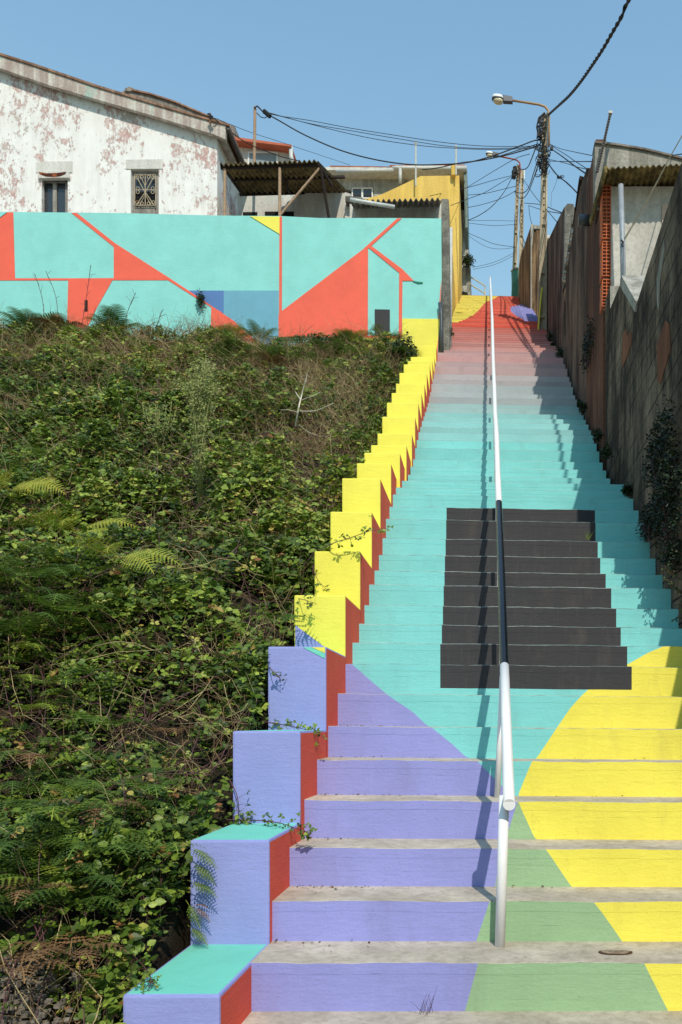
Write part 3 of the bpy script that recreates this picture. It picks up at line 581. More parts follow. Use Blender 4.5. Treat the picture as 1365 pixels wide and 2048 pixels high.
mb.box(XW, XN, 19.0 * U, 19.0 * U + 0.15, nose(6) - 0.5, EYE + 17 * H, BLOCK); mb.build('lower_wall', t)
BP = masonry('exposed_brick', (128, 78, 56), (78, 48, 36), (146, 94, 70), bd=0.01)
mb = MB()
for pts_ in ([(1248, 665), (1254, 657), (1255, 672), (1259, 668), (1264, 662), (1264, 690), (1252, 722), (1246, 735), (1244, 722)], [(1315, 690), (1333, 640), (1341, 650), (1343, 700), (1332, 735), (1322, 768), (1317, 760)], [(1190, 830), (1196, 818), (1195, 840), (1190, 850)]):
    q = [P(a_, b_, XW * F / (a_ - PX)) for a_, b_ in pts_]; mb.prism([v_ + Vector((-0.006, 0, 0)) for v_ in q], (0.005, 0, 0), BP)
mb.build('brick_patch', t)
mb = MB(); q = [P(a_, b_, XW * F / (a_ - PX)) for a_, b_ in ((1329, 480), (1331, 500), (1322, 560), (1319, 622), (1316, 610), (1315, 560), (1322, 520))]
mb.prism([v_ + Vector((-0.006, 0, 0)) for v_ in q], (0.005, 0, 0), COP); mb.build('cement_smear', t)
# sloped coping of the stepped end
mb = MB(); yzw = XW - 0.02
mb.prism([(yzw, 25.35 * U, EYE + 22.15 * H), (yzw, 28.05 * U, EYE + 26.0 * H), (yzw, 28.3 * U, EYE + 26.0 * H), (yzw, 28.3 * U, EYE + 25.6 * H), (yzw, 25.5 * U, EYE + 21.7 * H)], (0.24, 0, 0), COP); mb.build('coping', t)

# near house on the right: plaster front, hollow bricks, corrugated roof
HX = 7680 * XU; Yh = 32.5 * U
hs = thing('hollow_brick_house', (HX, Yh, nose(Yh)), 'unplastered house with hollow orange bricks and corrugated roof above the right wall', 'house')
PL = masonry('rough_plaster', (190, 184, 176), (138, 132, 124), (214, 210, 204), patch=(160, 148, 132), patch_amt=0.32, streak=0.3, bd=0.01)
mb = MB(); xr0 = P(1222, 0, Yh).x
mb.box(xr0, xr0 + 2.6, Yh, Yh + 0.2, nose(Yh) + 0.2, EYE + 36.1 * H, PL); mb.build('plaster_wall', hs)
mb = MB(); yzwall(mb, HX, [(32.52, 35.3), (34.5, 35.5), (34.52, 41.7), (37.5, 41.9)], low, 0.14, BROWN); mb.build('side_wall', hs)
mb = MB(); mb.slab([(1190.5, 283), (1235, 288), (1290, 297), (1365, 315), (1420, 330), (1420, 420), (1190.5, 420)], 34.5 * U, 0.2, COP); mb.build('gable', hs)
mb = MB(); mb.slab([(1190, 281), (1235, 286), (1290, 295), (1365, 313), (1420, 328), (1420, 332), (1365, 317), (1290, 299), (1235, 290), (1190, 285)], 34.5 * U - 0.03, 0.26, GT); mb.build('ridge_tiles', hs)
BRK = plain('hollow_brick_clay', (196, 104, 66), 0.85, var=0.2, bumpd=0.003); MORT = plain('mortar_brown', (96, 60, 40), 0.95)
x0b, x1b = P(1205.5, 0, Yh).x, P(1222, 0, Yh).x; hb = (x1b - x0b)
rows = [(372, 392), (396, 424), (426, 447), (450, 476), (484, 500), (502, 522), (524, 551), (560, 586), (588, 612)]
for y0_, y1_ in rows:
    mb = MB(); A = P(1205.5 + random.uniform(-.6, .8), y1_, Yh - 0.012); B = P(1221.5, y0_, Yh); zz0, zz1 = A.z, P(0, y0_, Yh).z
    nc = max(3, int(round((zz1 - zz0) / 0.045))); tk = 0.008; Y0_, Y1_ = Yh - 0.012, Yh + 0.2; xx0, xx1 = A.x, x1b - 0.002
    for j in range(nc + 1):
        zc = zz0 + (zz1 - zz0) * j / nc; mb.box(xx0, xx1, Y0_, Y1_, zc - tk / 2, zc + tk / 2, BRK)
    for j in range(3):
        xc = xx0 + (xx1 - xx0) * j / 2; mb.box(xc - tk / 2, xc + tk / 2, Y0_ + 0.001, Y1_, zz0 + tk / 2, zz1 - tk / 2, BRK)
    mb.box(xx0, xx1, Yh + 0.10, Yh + 0.105, zz0, zz1, MORT); mb.build('hollow_brick', hs)
mb = MB(); mb.box(x0b + 0.012, x1b - 0.004, Yh + 0.02, Yh + 0.2, nose(Yh), EYE + 36.0 * H, MORT); mb.build('mortar_core', hs)
mb = MB(); Yr = 31.2 * U
A = P(1211, 336, Yr); B = P(1420, 326, Yr); Cc = P(1420, 374, 33.5 * U); D = P(1206, 372, 33.5 * U); MOSS = masonry('lichen_sheet', (118, 102, 66), (48, 40, 26), (146, 128, 80), streak=0.8, bd=0.006)
corr(mb, A, B, Cc + Vector((0, .7, 0)), D + Vector((0, .7, 0)), 18, 0.013, MOSS); mb.build('roof_sheet', hs)
mb = MB(); mb.prism([P(1208, 333, Yr - .02), P(1215, 331, Yr - .02), P(1215, 345, Yr - .02), P(1211, 345, Yr - .02)], (P(1180, 443, 34.8 * U) - P(1210, 335, Yr)), MOSS); mb.build('roof_edge', hs)
mb = MB(); mb.tube([P(1158, 441, 36.5 * U), P(1180, 441, 36.5 * U)], 0.075, plain('pvc_dark', (70, 76, 84)), 14); mb.build('drain_spout', hs, smooth=True)
t = thing('grey_vent_pipe', P(1246, 560, Yh - 0.3), 'pale grey plastic pipe rising in front of the rough plaster wall', 'pipe')
mb = MB(); mb.tube([P(1247.5, 600, Yh - .3), P(1246, 500, Yh - .3), P(1242, 370, Yh - .3)], 0.033, plain('pvc_blue_grey', (150, 156, 166), 0.4), 14); mb.build('pipe', t, smooth=True)
mb = MB(); mb.tube([P(1243, 480, Yh - .36), P(1247, 484, Yh - .37), P(1244, 488, Yh - .36), P(1246, 493, Yh - .37)], 0.012, BW, 5); mb.build('tie', t)
t = thing('bed_frame_strut', P(1196, 345, 34 * U), 'perforated black steel strut leaning up against the grey gable', 'strut')
mb = MB(); a_, b_ = P(1195, 344, 33.6 * U), P(1221, 228, 33.6 * U); mb.bar(a_ + Vector((0, .012, 0)), b_ + Vector((0, .012, 0)), 0.036, 0.004, BW)
for j in range(22):
    mb.bar(a_.lerp(b_, j / 22), a_.lerp(b_, (j + .55) / 22), 0.034, 0.02, BW)
off_ = Vector((0.014, 0, 0.003)); mb.bar(a_ - off_, b_ - off_, 0.009, 0.022, BW); mb.bar(a_ + off_, b_ + off_, 0.009, 0.022, BW); mb.build('steel_angle', t)
mb = MB(); mb.bar(b_, b_ + Vector((0.005, 0, 0.03)), 0.05, 0.04, LINT); mb.build('end_plug', t)
t = thing('stay_rope', P(1250, 485, Yh - .38), 'frayed pale rope running from the grey pipe up to the right', 'rope')
mb = MB(); RP = plain('hemp', (176, 166, 146), 0.9); mb.tube([P(1249, 478, Yh - .36), P(1295, 400, 9.6), P(1340, 315, 9.0), P(1400, 210, 8.2)], 0.006, RP, 5); mb.tube([P(1250, 480, Yh - .36), P(1293, 408, 9.6), P(1333, 330, 9.1)], 0.004, RP, 5); mb.build('rope', t)
mb = MB(); mb.slab([(1325, 410), (1340, 408), (1340, 450), (1325, 450)], Yh - 0.02, 0.03, plain('pink_board', (196, 168, 152), 0.8)); mb.build('board', hs)

# middle walls
t = thing('roofed_side_wall', (HX, 41 * U, nose(41 * U)), 'dark weathered building side with a thin black roof edge behind the brick house', 'building')
mb = MB(); yzwall(mb, HX - 0.003, [(37.6, 43.2), (40.4, 44.6), (43.2, 44.6), (43.25, 44.2), (47.4, 43.8)], low, 0.16, BLOCK2); mb.build('wall', t)
mb = MB(); mb.slab([(1161, 352), (1178, 357), (1178, 560), (1163, 560)], 40.6 * U, 0.2, COP); mb.build('end_wall', t)
mb = MB(); mb.prism([P(1160, 351, 40.2 * U), P(1178, 357, 40.2 * U), P(1178, 361, 40.2 * U), P(1158, 359, 40.2 * U)], P(1147, 447, 43.4 * U) - P(1160, 353, 40.2 * U), IRON); mb.build('roof', t)
mb = MB(); mb.slab([(1170, 378), (1176, 372), (1177, 398), (1169, 402)], 40.55 * U, 0.01, HW); mb.build('paint_patch', t)
t = thing('tall_pillar_wall', (HX, 50 * U, nose(50 * U)), 'high dark wall ending in a light grey concrete pillar, just right of the near lamp pole', 'wall')
mb = MB(); yzwall(mb, HX, [(48.3, 51.6), (54, 55.8), (60.5, 60.5), (68, 67)], low, 0.2, BLOCK2); mb.build('wall', t)
mb = MB(); mb.slab([(1131, 412), (1136, 407), (1148, 408), (1149, 430), (1141, 545), (1128, 570), (1130, 430)], 47.9 * U, 0.3, ROUGH); mb.build('pillar', t)
t = thing('broken_white_coping', P(1144, 445, 44 * U), 'row of chipped white coping stones stepping down beside the grey pillar', 'coping')
mb = MB()
for j in range(9):
    f_ = j / 8; a_ = P(1147 - 18 * f_, 443 + 110 * f_ ** 0.85, (43.5 + 4 * f_) * U); mb.box(a_.x - .03, a_.x + .05, a_.y, a_.y + .12, a_.z - .05, a_.z + .04, HW if j % 3 else ROUGH)
mb.build('stones', t, bevel=0.01)
t = thing('plank_wall', P(1050, 600, 78 * U), 'brown streaked wall beside the two far lamp poles', 'wall')
WD = masonry('brown_streaks', (142, 112, 84), (64, 50, 40), (168, 138, 106), streak=0.9, bd=0.012, seed=9)
a_, b_ = P(1041.5, 620, 81.5 * U), P(1063, 620, 76.5 * U); mb = MB()
mb.prism([P(1041.5, 640, 81.5 * U), P(1063, 660, 76.5 * U), P(1063, 449, 76.5 * U), P(1042, 512, 81.5 * U)], (0.2, 0.06, 0), WD)
mb.prism([P(1039, 596, 92 * U), P(1041.5, 640, 81.5 * U), P(1041.5, 513, 81.5 * U), P(1036, 560, 92 * U)], (0.2, 0.06, 0), WD); mb.build('wall', t)
mb = MB(); mb.slab([(1062, 448), (1068, 448), (1066, 480), (1064, 500), (1064, 640), (1062, 640)], 76.4 * U, 0.2, COP); mb.slab([(1068, 450), (1092, 452), (1092, 458), (1067, 457)], 76.4 * U, 0.2, COP); mb.slab([(1073, 456), (1092, 458), (1092, 660), (1074, 660)], 76.5 * U, 0.2, WD); mb.build('gate_frame', t)
mb = MB(); mb.slab([(1065, 457), (1073, 457), (1074, 660), (1064, 660)], 76.9 * U, 0.05, plain('dark_door', (66, 68, 76), 0.6)); mb.build('door', t)
t = thing('green_panel', P(1026, 590, 93 * U), 'narrow green sheet fence panel at the top of the steps', 'fence')
mb = MB(); mb.slab([(1023, 541), (1028, 536), (1040, 538), (1040, 594), (1024, 594)], 91.2 * U, 0.05, plain('green_sheet', (70, 128, 108), 0.5)); mb.build('sheet', t)
mb = MB(); mb.slab([(1022, 540), (1028, 534), (1041, 535), (1041, 538), (1028, 537), (1024, 542)], 91.2 * U - 0.03, 0.12, COP); mb.build('cap', t)
t = thing('low_tiled_roof', P(1095, 480, 31), 'small pale tiled roof glimpsed behind the poles', 'roof')
mb = MB(); mb.slab([(1090, 470), (1104, 470), (1103, 476), (1090, 476)], 27, 2, HW); mb.build('eave', t); mb = MB(); mb.slab([(1090, 476), (1101, 476), (1097, 500), (1090, 500)], 27.2, 2, TILE); mb.build('tiles', t)

# ------------------------------------------------------------------ lamp poles
CP = masonry('pole_concrete', (184, 168, 144), (118, 104, 88), (206, 192, 168), streak=0.5, bd=0.006)
LW = plain('lamp_white', (226, 228, 230), 0.35); LD = plain('lamp_dark', (62, 66, 78), 0.4); LG, n_, b_p = newmat('lamp_diffuser'); b_p.inputs['Base Color'].default_value = (0.62, 0.52, 0.34, 1); b_p.inputs['Roughness'].default_value = 0.2
def ipole(name, label, Y, base, top, wpx, holes=0):
    o = thing(name, P(*base, Y), label, 'lamp post' if 'lamp' in name else 'utility pole'); A, B = P(*base, Y), P(*top, Y); wd = wpx * Y / F
    mb = MB(); d = B - A; n = 24                           # H section: two flanges and a web with slots
    def pt(t_, dx, dy): s_ = (1.15 - 0.45 * t_); q = A + d * t_; return (q.x + dx * wd * s_, q.y + dy * s_, q.z)
    for dx0, dx1, dy0, dy1 in ((-0.5, -0.27, 0, 0.2), (0.27, 0.5, 0, 0.2), (-0.27, 0.27, 0.05, 0.15)):
        for s_ in range(6):
            t0, t1 = s_ / 6, (s_ + 1) / 6; b = len(mb.v)
            mb.v += [pt(t0, dx0, dy0), pt(t0, dx1, dy0), pt(t0, dx1, dy1), pt(t0, dx0, dy1), pt(t1, dx0, dy0), pt(t1, dx1, dy0), pt(t1, dx1, dy1), pt(t1, dx0, dy1)]
            fs = [(0, 1, 5, 4), (1, 2, 6, 5), (2, 3, 7, 6), (3, 0, 4, 7)] + ([(0, 3, 2, 1)] if s_ == 0 else []) + ([(4, 5, 6, 7)] if s_ == 5 else [])
            for q in fs: mb.f.append(tuple(b + i for i in q)); mb.m.append(mb.mi(CP))
    mb.build('shaft', o)
    mb = MB()
    for t_ in (0.08, 0.28, 0.5, 0.7, 0.94): q = Vector(pt(t_, 0, 0)); mb.box(q.x - wd * .3, q.x + wd * .3, q.y - .004, q.y + .05, q.z - .03, q.z + .03, CP)
    mb.build('cross_ties', o)
    mb = MB()
    for j in range(16): q = Vector(pt(0.5 + 0.47 * j / 16, 0, 0.05)); mb.box(q.x - .018, q.x + .018, q.y - .004, q.y + .003, q.z - .016, q.z + .016, DARK)
    mb.build('holes', o)
    return o
def lamphead(o, px, py, Y, s, arm, armmat):
    mb = MB(); pts_ = [P(a_, b_, Y - 0.06) for a_, b_ in arm]
    mb.tube(pts_, 0.026, armmat, 10); mb.build('arm', o, smooth=True)
    head = bpy.data.objects.new('lamp_head', None); C.objects.link(head); head.parent = o; head.matrix_parent_inverse = o.matrix_world.inverted()
    k = s * Y / F; c = P(px, py, Y - 0.06)
    def ell(name, cx, cz, rx, ry, rz_, mat, z0=-1, z1=1, segs=20, rings=8, sx=1.0):
        m = MB(); b = 0
        for r in range(rings + 1):
            zz_ = z0 + (z1 - z0) * r / rings; rr_ = max(0.02, (1 - abs(zz_) ** 2.6)) ** 0.5
            for j in range(segs):
                a_ = 2 * math.pi * j / segs; ca, sa = math.cos(a_), math.sin(a_); pw = 0.75
                m.v.append((c.x + cx * k + rx * k * rr_ * math.copysign(abs(ca) ** pw, ca), c.y + ry * k * rr_ * math.copysign(abs(sa) ** pw, sa), c.z + cz * k + rz_ * k * zz_ - 0.12 * (cx + rx * rr_ * ca) * k))
        for r in range(rings):
            for j in range(segs): m.f.append((r * segs + j, r * segs + (j + 1) % segs, (r + 1) * segs + (j + 1) % segs, (r + 1) * segs + j)); m.m.append(m.mi(mat))
        m.f.append(tuple(range(segs))[::-1]); m.m.append(0); m.f.append(tuple(rings * segs + j for j in range(segs))); m.m.append(0)
        x = m.build(name, head, smooth=True); return x
    ell('hood', -9, 1.5, 11.5, 8, 6.5, LW, -0.35, 1); ell('rim', -9, -1.2, 12, 8.4, 1.6, LD, -1, 1); ell('diffuser', -8, -3.6, 9.5, 6.8, 6.2, LG, -1, 0.3)
    m = MB(); z_ = c.z
    m.prism([(c.x + 1 * k, c.y - 4.5 * k, z_ + 6.5 * k), (c.x + 20 * k, c.y - 4.5 * k, z_ + 3 * k), (c.x + 21 * k, c.y - 4.5 * k, z_ - 7 * k), (c.x + 2 * k, c.y - 4.5 * k, z_ - 6 * k)], (0, 9 * k, 0), LD); m.build('gear_box', head, bevel=0.008)
Y1 = 61 * U; Y2 = 92 * U
p1 = ipole('street_lamp', 'tall concrete lamp pole wrapped in tangled black cables, nearest of the poles', Y1, (1085, 668), (1091, 225), 15)
AR = plain('ochre_arm', (176, 140, 104), 0.7, 0.2, rust=0.35); AR2 = plain('red_arm', (150, 78, 66), 0.7, 0.2, rust=0.4)
lamphead(p1, 1005, 199, Y1, 1.0, [(1098.5, 292), (1098.5, 235), (1097, 221), (1090, 213), (1078, 209), (1026, 201)], AR)
mb = MB(); mb.tube([P(1085, 575, Y1 - .09), P(1082, 600, Y1 - .1), P(1077, 660, Y1 - .12)], 0.02, plain('yellow_tube', (222, 210, 60), 0.5)); mb.build('yellow_conduit', p1)
def tangle(o, cx, cy, w_, h_, n, Y, seed, r=0.013):
    rnd = random.Random(seed); mb = MB()
    for i in range(n):
        x, y = cx + rnd.uniform(-w_, w_), cy + rnd.uniform(-h_, h_); p = []; d = rnd.uniform(-.16, .02); a0 = rnd.uniform(0, 6.3); rx, ry = rnd.uniform(2, w_ * 1.1), rnd.uniform(3, h_ * .5)
        for j in range(12): p.append(P(x + rx * math.cos(a0 + j * .5) + j * rnd.uniform(-.2, .2), y + ry * math.sin(a0 + j * .42), Y + d))
        mb.tube(p, r * rnd.uniform(.5, 1.2), BW, 5)
    mb.build('cable_tangle', o)
tangle(p1, 1083, 262, 5, 22, 14, Y1, 3, 0.016); tangle(p1, 1086, 318, 8, 26, 26, Y1, 4, 0.010); tangle(p1, 1094, 300, 6, 14, 12, Y1, 5, 0.007)
for x_, y_ in ((1077, 271), (1082, 273), (1079, 266), (1078, 322), (1082, 334), (1080, 312), (1104, 297)):
    mb = MB(); q = P(x_, y_, Y1 - .1); mb.box(q.x - .035, q.x + .035, q.y - .03, q.y + .03, q.z - .04, q.z + .04, BW); mb.build('junction_box', p1, bevel=0.008)
mb = MB()
mb.tube([P(1090, 226, Y1 - .02), P(1078, 236, Y1 - .05), P(1074, 254, Y1 - .06), P(1077, 270, Y1 - .06)], 0.02, BW, 6); mb.tube([P(1094, 232, Y1 - .04), P(1083, 240, Y1 - .05), P(1080, 256, Y1 - .06), P(1083, 272, Y1 - .06)], 0.016, BW, 6)
mb.build('cable_loops', p1, smooth=True)
p2 = ipole('street_lamp', 'concrete lamp pole at the top of the steps, left one of the far pair', Y2, (1028, 600), (1037, 328), 9)
lamphead(p2, 985, 309, Y2, 0.62, [(1041, 366), (1041, 336), (1040, 326), (1035, 320.5), (1026, 318), (996, 312)], AR2)
tangle(p2, 1030, 345, 3, 10, 12, Y2, 8, 0.02)
mb = MB(); mb.tube([P(1030, 338, Y2 - .1), P(1027, 343, Y2 - .12), P(1027, 352, Y2 - .1), P(1030, 357, Y2 - .1)], 0.06, BW, 8); mb.build('splice_box', p2)
p3 = ipole('utility_pole', 'bare concrete utility pole, right one of the far pair', Y2 - 1.0, (1042, 600), (1045, 339), 9)
mb = MB(); mb.tube([P(1049, 341, Y2 - 1.1), P(1049, 358, Y2 - 1.1)], 0.025, LW, 8); mb.build('insulator', p3)
mb = MB(); mb.tube([P(1043, 400, Y2 - 1.1), P(1040, 440, Y2 - 1.12), P(1044, 470, Y2 - 1.1), P(1052, 492, Y2 - 1.1)], 0.012, BW, 5); mb.build('loose_wire', p3)

# ------------------------------------------------------------------ cables
def smooth_path(p, n=7):
    out = []
    q = [p[0]] + list(p) + [p[-1]]
    for i in range(1, len(q) - 2):
        for j in range(n):
            t_ = j / n; a_, b_, c_, d_ = q[i - 1], q[i], q[i + 1], q[i + 2]
            out.append(0.5 * ((2 * b_) + (c_ - a_) * t_ + (2 * a_ - 5 * b_ + 4 * c_ - d_) * t_ * t_ + (3 * b_ - a_ - 3 * c_ + d_) * t_ ** 3))
    out.append(p[-1]); return out
def cable(pts_, Ya, Yb, r, label, extra=None):
    Ls = [0]
    for a_, b_ in zip(pts_, pts_[1:]): Ls.append(Ls[-1] + math.hypot(a_[0] - b_[0], a_[1] - b_[1]))
    pp = []
    for (a_, b_), l in zip(pts_, Ls):
        f_ = l / Ls[-1]; Y = 1 / ((1 - f_) / Ya + f_ / Yb); pp.append(P(a_, b_, Y))
    mb = MB(); mb.tube(smooth_path(pp), r, BW, 6)
    if extra: extra(mb, smooth_path(pp, 12))
    o = mb.build('cable', None, smooth=True); tag(o, label, 'cable', 'overhead cables'); return o
# thick twisted service cable coming over the viewer's right shoulder
pp = []
for a_, b_ in [(1098, 229), (1120, 209), (1140, 190), (1162, 163), (1185, 130), (1206, 98), (1225, 65), (1244, 32), (1262, -5)]: pp.append(P(a_, b_, min(19.7, (1.52 + 0.5 * (a_ - 1100) / 162) * F / (a_ - PX) if a_ > 1100 else 19.7)))
pp += [Vector((2.06, 8.4, EYE + 8.1)), Vector((2.08, 5.6, EYE + 6.4)), Vector((2.5, 3.4, EYE + 5.9)), Vector((3.2, 1.4, EYE + 5.5)), Vector((4.6, -2.0, EYE + 5.2))]
sp = smooth_path(pp, 26); mb = MB()
for ph in (0, math.pi):
    L_ = 0; q = []
    for i, v_ in enumerate(sp):
        if i: L_ += (v_ - sp[i - 1]).length
        q.append(v_ + Vector((math.cos(L_ * 16 + ph), 0.0, math.sin(L_ * 16 + ph))) * 0.014)
    mb.tube(q, 0.017, BW, 6)
tag(mb.build('cable', None, smooth=True), 'thick twisted black cable running from the near lamp pole up to the top right corner', 'cable', 'overhead cables')
cable([(1077, 292), (1010, 293), (950, 291), (880, 284), (800, 272), (700, 256), (620, 241), (560, 232), (530, 225)], Y1, 18.9, 0.007, 'upper of the three thin wires from the near lamp pole to the rusty post')
cable([(1077, 294), (980, 297), (900, 293), (800, 278), (700, 261), (620, 247), (530, 224)], Y1, 18.9, 0.007, 'middle of the three thin wires from the near lamp pole to the rusty post')
cable([(1078, 296), (990, 299), (920, 297), (840, 291), (740, 276), (640, 253), (530, 223)], Y1, 18.9, 0.007, 'lowest of the three thin wires from the near lamp pole to the rusty post')
cable([(1084, 281), (1070, 281), (1040, 292), (985, 312), (935, 325), (880, 329), (820, 329), (750, 319), (680, 300), (610, 270), (560, 242), (535, 228)], Y1, 18.8, 0.014, 'thick sagging black cable from the near lamp pole down to the rusty post')
cable([(1080, 290), (1060, 297), (1010, 311), (960, 321), (920, 326), (885, 334), (860, 338), (845, 339)], Y1, 25, 0.014, 'thick black cable dipping from the near lamp pole to the grey house gutter')
cable([(1076, 288), (1050, 296), (985, 316), (930, 326)], Y1, 25, 0.01, 'short black cable just above the one to the grey house gutter')
cable([(1074, 290), (1062, 322), (1056, 334), (1048, 339), (1038, 337)], Y1, Y2, 0.016, 'black cable swinging from the near pole to the top of the far poles')
cable([(1076, 322), (1068, 345), (1060, 370), (1052, 383), (1040, 386), (1030, 383)], Y1, Y2, 0.013, 'long hanging black cable loop between near and far poles, its upper strand')
cable([(1078, 326), (1068, 356), (1058, 382), (1050, 394), (1043, 397), (1036, 394), (1030, 384)], Y1, Y2, 0.013, 'long hanging black cable loop between near and far poles, its lower strand')
cable([(1030, 350), (1000, 357), (940, 374), (900, 383), (860, 392)], Y2, 25.5, 0.009, 'wire from the far lamp pole crossing the yellow house wall')
cable([(1030, 350), (1005, 364), (970, 385), (936, 398), (902, 411)], Y2, 25.5, 0.009, 'wire from the far lamp pole slanting down to the low yellow wall')
cable([(1034, 372), (1000, 380), (970, 387), (936, 390)], Y2, 28.8, 0.009, 'upper faint wire from the far lamp pole to the hanging gutter')
cable([(1034, 380), (1005, 396), (965, 409), (936, 415)], Y2, 28.8, 0.009, 'faint slanting wire ending halfway down the hanging gutter')
cable([(1024, 356), (1008, 385), (985, 412), (960, 430), (936, 441)], Y2, 28.8, 0.012, 'curved black wire from the far lamp pole to the foot of the hanging gutter')
cable([(1060, 308), (1030, 318), (980, 347), (936, 374)], 22, 28.8, 0.008, 'thin wire rising steeply past the far lamp head')
cable([(1030, 442), (980, 441), (937, 441)], Y2, 28.8, 0.006, 'upper faint level wire across the gap at the head of the steps')
cable([(1030, 449), (985, 451), (938, 446)], Y2, 28.8, 0.007, 'lower faint level wire across the gap at the head of the steps')
cable([(1030, 494), (990, 488), (960, 476), (932, 464)], Y2, 29, 0.008, 'upper sagging wire over the head of the steps')
cable([(1030, 495), (1000, 498), (970, 492), (932, 468)], Y2, 29, 0.006, 'lower sagging wire over the head of the steps')
cable([(1028, 506), (990, 524), (946, 535)], Y2, 29, 0.006, 'upper of two faint wires above the metal railing')
cable([(1028, 511), (990, 529), (946, 539)], Y2, 29, 0.006, 'lower of two faint wires above the metal railing')
cable([(1100, 288), (1120, 297), (1150, 304), (1184, 311)], Y1, 12.0, 0.006, 'topmost thin wire from the near pole to the grey gable')
cable([(1100, 288), (1115, 299), (1130, 308), (1150, 322), (1180, 341)], Y1, 12.0, 0.006, 'knotted thin wire from the near pole to the red-brown wall')
cable([(1102, 297), (1125, 313), (1150, 332), (1179, 352)], Y1, 12.4, 0.011, 'thicker black cable from the near pole to the red-brown wall')
cable([(1096, 322), (1130, 323), (1183, 323)], Y1, 12.0, 0.007, 'level wire from the near pole to the red-brown wall')
cable([(1096, 318), (1130, 326), (1155, 334), (1182, 340)], Y1, 12.2, 0.006, 'thin wire slanting just below the level one to the red-brown wall')
cable([(1095, 324), (1108, 342), (1119, 354), (1135, 366), (1156, 387)], Y1, 13.6, 0.011, 'black cable with a knot running to the black roof edge')
cable([(1097, 328), (1110, 346), (1122, 355), (1138, 370), (1156, 386)], Y1, 13.6, 0.007, 'thin wire twisted alongside the knotted black cable')
kn = MB(); kn.tube([P(1119 + 4 * math.cos(a_), 354 + 3 * math.sin(a_ * 1.7), 16.8) for a_ in np.arange(0, 14, .5)], 0.011, BW, 5); kn.tube([P(1121, 353, 16.8), P(1127, 351, 16.8), P(1129, 354, 16.8), P(1124, 355, 16.8)], 0.008, BW, 5)
kn.tube([P(1115, 356, 16.8), P(1110, 374, 16.8), P(1104, 385, 16.8), P(1103, 400, 16.8), P(1102.5, 414, 16.8)], 0.004, BW, 4); tag(kn.build('cable_knot'), 'knotted lump of spare cable hanging between the near pole and the black roof edge', 'cable knot')
cable([(1048, 360), (1070, 392), (1090, 415), (1115, 445)], Y2, 17, 0.008, 'wire slanting down behind the near pole from the far utility pole')
cable([(1048, 406), (1080, 409), (1110, 420), (1128, 427)], Y2, 16, 0.010, 'upper black wire from the far utility pole to the grey pillar')
cable([(1058, 411), (1085, 420), (1110, 425), (1128, 427)], Y2, 16, 0.009, 'lower black wire from the far utility pole to the grey pillar')
cable([(1058, 411), (1060, 430), (1064, 448)], 27, 24.8, 0.009, 'short wire dropping to the top of the brown streaked wall')
cable([(425, 234), (460, 262), (500, 289), (560, 312), (600, 322)], YH - .3, 19, 0.010, 'black cable sagging from the white house eave over the awning')
cable([(430, 236), (500, 264), (580, 290), (700, 330)], YH - .3, 28, 0.006, 'faint wire from the white house eave to the grey house gutter')
cable([(1365, 308), (1350, 310), (1340, 311)], 9, 12, 0.006, 'short wire end above the grey gable at the right edge of the picture')
# ------------------------------------------------------------------ terrain
rng = np.random.default_rng(11)
_g = rng.random((64, 64))
def vnoise(x, y, s):
    x = np.asarray(x, float) * s + 100; y = np.asarray(y, float) * s + 100
    xi, yi = np.floor(x).astype(int), np.floor(y).astype(int); fx, fy = x - xi, y - yi; fx = fx * fx * (3 - 2 * fx); fy = fy * fy * (3 - 2 * fy)
    a = _g[xi % 64, yi % 64]; b = _g[(xi + 1) % 64, yi % 64]; c = _g[xi % 64, (yi + 1) % 64]; d = _g[(xi + 1) % 64, (yi + 1) % 64]
    return (a * (1 - fx) + b * fx) * (1 - fy) + (c * (1 - fx) + d * fx) * fy
_nY = np.r_[-5, 2.0, sY]; _nZ = np.r_[0, 0, sZ]
def noseA(Y): return np.interp(Y, _nY, _nZ)
def canopy(X, Y):
    X = np.asarray(X, float); Y = np.asarray(Y, float)
    c = noseA(Y) + np.interp(Y, [2, 3.2, 5, 12, 14, 15.3, 15.7], [0.25, 0.34, 0.36, 0.30, 0.20, 0.10, 0.0]) + 0.045 * np.clip(-1.3 - X, 0, 9) * np.clip((Y - 2) / 3, 0, 1)
    edge_ = np.clip((-1.3 - X) / 0.5, 0, 1)
    return c + edge_ * (0.46 * (vnoise(X, Y, 0.9) - 0.5) + 0.34 * (vnoise(X + 7, Y, 2.1) - 0.5) + 0.14 * (vnoise(X + 3, Y, 4.7) - 0.5)) - 0.10 * (1 - edge_)
SOIL = masonry('dark_soil', (44, 38, 28), (22, 19, 15), (66, 56, 42), bd=0.03, streak=0.2)
GROUND = masonry('dusty_ground', (150, 140, 124), (104, 94, 80), (170, 160, 146), bd=0.02, streak=0.1)
Xs = sorted(set([-300, -120, -60, -30, -20] + list(np.round(np.arange(-14, -1.35, 0.35), 3)) + [-1.34, -1.33, -1.0, 0, 1.0, 1.73, 1.74, 2.2, 3, 5, 9, 16, 40, 120, 300]))
Ys = sorted(set([-300, -60, -10, 0, 1.5] + list(np.round(np.arange(2, 15.6, 0.35), 3)) + [15.75, 15.85, 15.95, 17, 18, 20, 24, 27, 29.2, 30, 34, 60, 130, 400]))
def gz(x, y):
    top = STOP[1] - 0.15
    if y > 29.3: return top - 0.01 * (y - 29)
    if -1.331 < x < 1.735: return float(noseA(y)) - 0.45
    if x <= -1.33:
        if y < 15.8:
            if y < 2: return 0.0
            return float(canopy(x, y)) - 0.30 if x > -20 else float(noseA(y)) + 0.2
        return min(10.9 + 0.5 * (y - 16), top) if y < 29 else top
    if y < 3: return 0.0
    return float(noseA(y)) + 0.3
